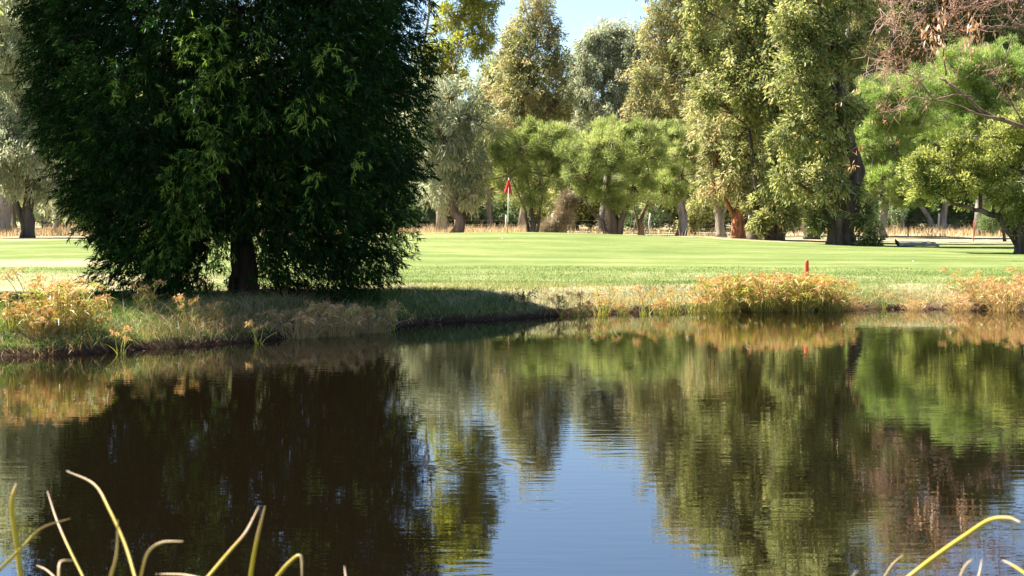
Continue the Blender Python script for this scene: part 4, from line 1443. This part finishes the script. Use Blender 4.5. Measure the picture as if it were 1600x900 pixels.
# golf balls on the turf
for i, (u, v, lab) in enumerate([(785, 378, 'tiny white golf ball on the green in front of the flag'), (1427, 409, 'tiny white golf ball on the fairway at right')]):
    D = 55 if i == 0 else 43.5
    x = (u - 800) / F * D
    mb = MB()
    n = 10
    v = [(math.cos(2 * math.pi * j / n) * math.sin(math.pi * k / 6), math.sin(2 * math.pi * j / n) * math.sin(math.pi * k / 6), math.cos(math.pi * k / 6)) for k in range(7) for j in range(n)]
    q = [(k * n + j, k * n + (j + 1) % n, (k + 1) * n + (j + 1) % n, (k + 1) * n + j) for k in range(6) for j in range(n)]
    mb.add(np.array(v) * .0214, q)
    o = mb.build('golf_ball', M['golf_white'], smooth=True)
    o.location = (x, D, h1(x, D) + .03)
    tag(o, lab, 'golf ball', 'golf balls on the grass')

# ------------------------------------------------------------------ fallen branch and stump on the right
x = (1432 - 800) / F * 60
D = 60
B = np.array([x, D, h1(x, D)])
log = empty('fallen_log', B)
tag(log, 'grey fallen branch with a black upturned end lying on the dry grass', 'log')
mb = MB()
rng = np.random.default_rng(51)
mb.tube(smooth_path([(-.7, 0, .09), (-.2, .05, .11), (.4, 0, .1), (.9, .1, .07)], rng, 4, .01), np.linspace(.09, .05, 13), 9)
mb.tube(smooth_path([(.1, 0, .12), (.4, -.15, .2), (.7, -.2, .16)], rng, 3, .01), np.linspace(.04, .015, 7), 7)
mb.build('branch', M['log_wood'], log, smooth=True)
mb = MB()
mb.tube(smooth_path([(-.68, 0, .09), (-.76, 0, .16), (-.84, 0, .30)], rng, 3, .01), [.085, .08, .075, .07, .06, .045, .02], 8)
mb.build('charred_end', M['black_wood'], log, smooth=True)

# ------------------------------------------------------------------ wire fence at the back
D = 98
fence = empty('wire_fence', (0, D, h1(0, D)))
tag(fence, 'low wire fence on grey weathered posts in front of the far trees', 'fence')
rng = np.random.default_rng(61)
B = np.array([0, D, h1(0, D)])
xs = np.arange(-44, 45, 3.1) + rng.normal(size=29)[:len(np.arange(-44, 45, 3.1))] * .15
for xx in xs:
    z = h1(xx, D)
    mb = MB()
    l = rng.normal() * .05
    hh = rng.uniform(1.1, 1.3)
    mb.tube([(xx, D, z - .2), (xx + l * .5, D, z + hh * .6), (xx + l, D, z + hh)], [.075, .07, .062], 8)
    mb.build('fence_post', M['post_wood'], fence, B, smooth=True)
for k in range(3):
    mb = MB()
    pts = []
    for a, b in zip(xs[:-1], xs[1:]):
        pts.append((a, D - .075, h1(a, D) + .25 + k * .28))
        pts.append(((a + b) / 2, D - .075, h1((a + b) / 2, D) + .235 + k * .28))
    mb.tube(pts, .004, 4)
    mb.build('wire', M['wire'], fence, B)


# ------------------------------------------------------------------ blue car parked beyond the trees
def car():
    D = 150
    x = (903 - 800) / F * D
    B = np.array([x, D, h1(x, D)])
    root = empty('parked_car', B, R(4))
    tag(root, 'blue car parked beyond the far trees, seen in a gap between trunks', 'car')
    # side profile (x along the car, z up), extruded across with tumblehome
    prof = [(-2.1, .35), (-2.15, .62), (-2.05, .82), (-1.25, .93), (1.35, .95), (2.0, .9), (2.12, .62), (2.08, .35)]
    mb = MB()
    v, q = [], []
    ys = [(-.82, .94), (-.86, 1), (.86, 1), (.82, .94)]
    for y, s in ys:
        for (px_, pz) in prof:
            v.append((px_ * s, y, .35 + (pz - .35) * s))
    n = len(prof)
    for i in range(len(ys) - 1):
        for j in range(n):
            k = (j + 1) % n
            q.append((i * n + j, i * n + k, (i + 1) * n + k, (i + 1) * n + j))
    c0 = len(v)
    v += [(0, -.825, .6), (0, .825, .6)]
    t = []
    for j in range(n):
        k = (j + 1) % n
        t.append((j, c0, k))
        t.append((3 * n + j, 3 * n + k, c0 + 1))
    mb.add(v, q, t)
    mb.build('body', M['blue_paint'], root)
    cab = [(-1.3, .93, .80), (1.25, .95, .80), (.85, 1.42, .60), (-.55, 1.44, .60)]
    mb = MB()
    v = []
    for (a, z, hw) in cab:
        v += [(a, -hw, z), (a, hw, z)]
    mb.add(v, [(0, 2, 4, 6), (1, 7, 5, 3), (0, 6, 7, 1), (2, 3, 5, 4)])
    win = mb.build('windows', M['dark_glass'], root)
    mb = MB()
    mb.box((.15, 0, 1.455), (1.35, 1.16, .04))
    mb.build('roof', M['blue_paint'], root)
    for px_ in (-1.3, 1.3):
        for sy in (-1, 1):
            mb = MB()
            y0, y1 = sy * .68, sy * .88
            mb.tube([(px_, y0, .31), (px_, y1, .31)], [.31, .31], 18)
            wh = mb.build('wheel', M['rubber'], root)
            mb = MB()
            mb.tube([(px_, y1, .31), (px_, y1 + sy * .012, .31)], [.19, .17], 14)
            mb.build('rim', M['rim_metal'], wh)
    for sy in (-.6, .6):
        mb = MB()
        mb.box((-2.13, sy, .68), (.06, .34, .13))
        mb.build('headlight', M['lamp_glass'], root)


car()
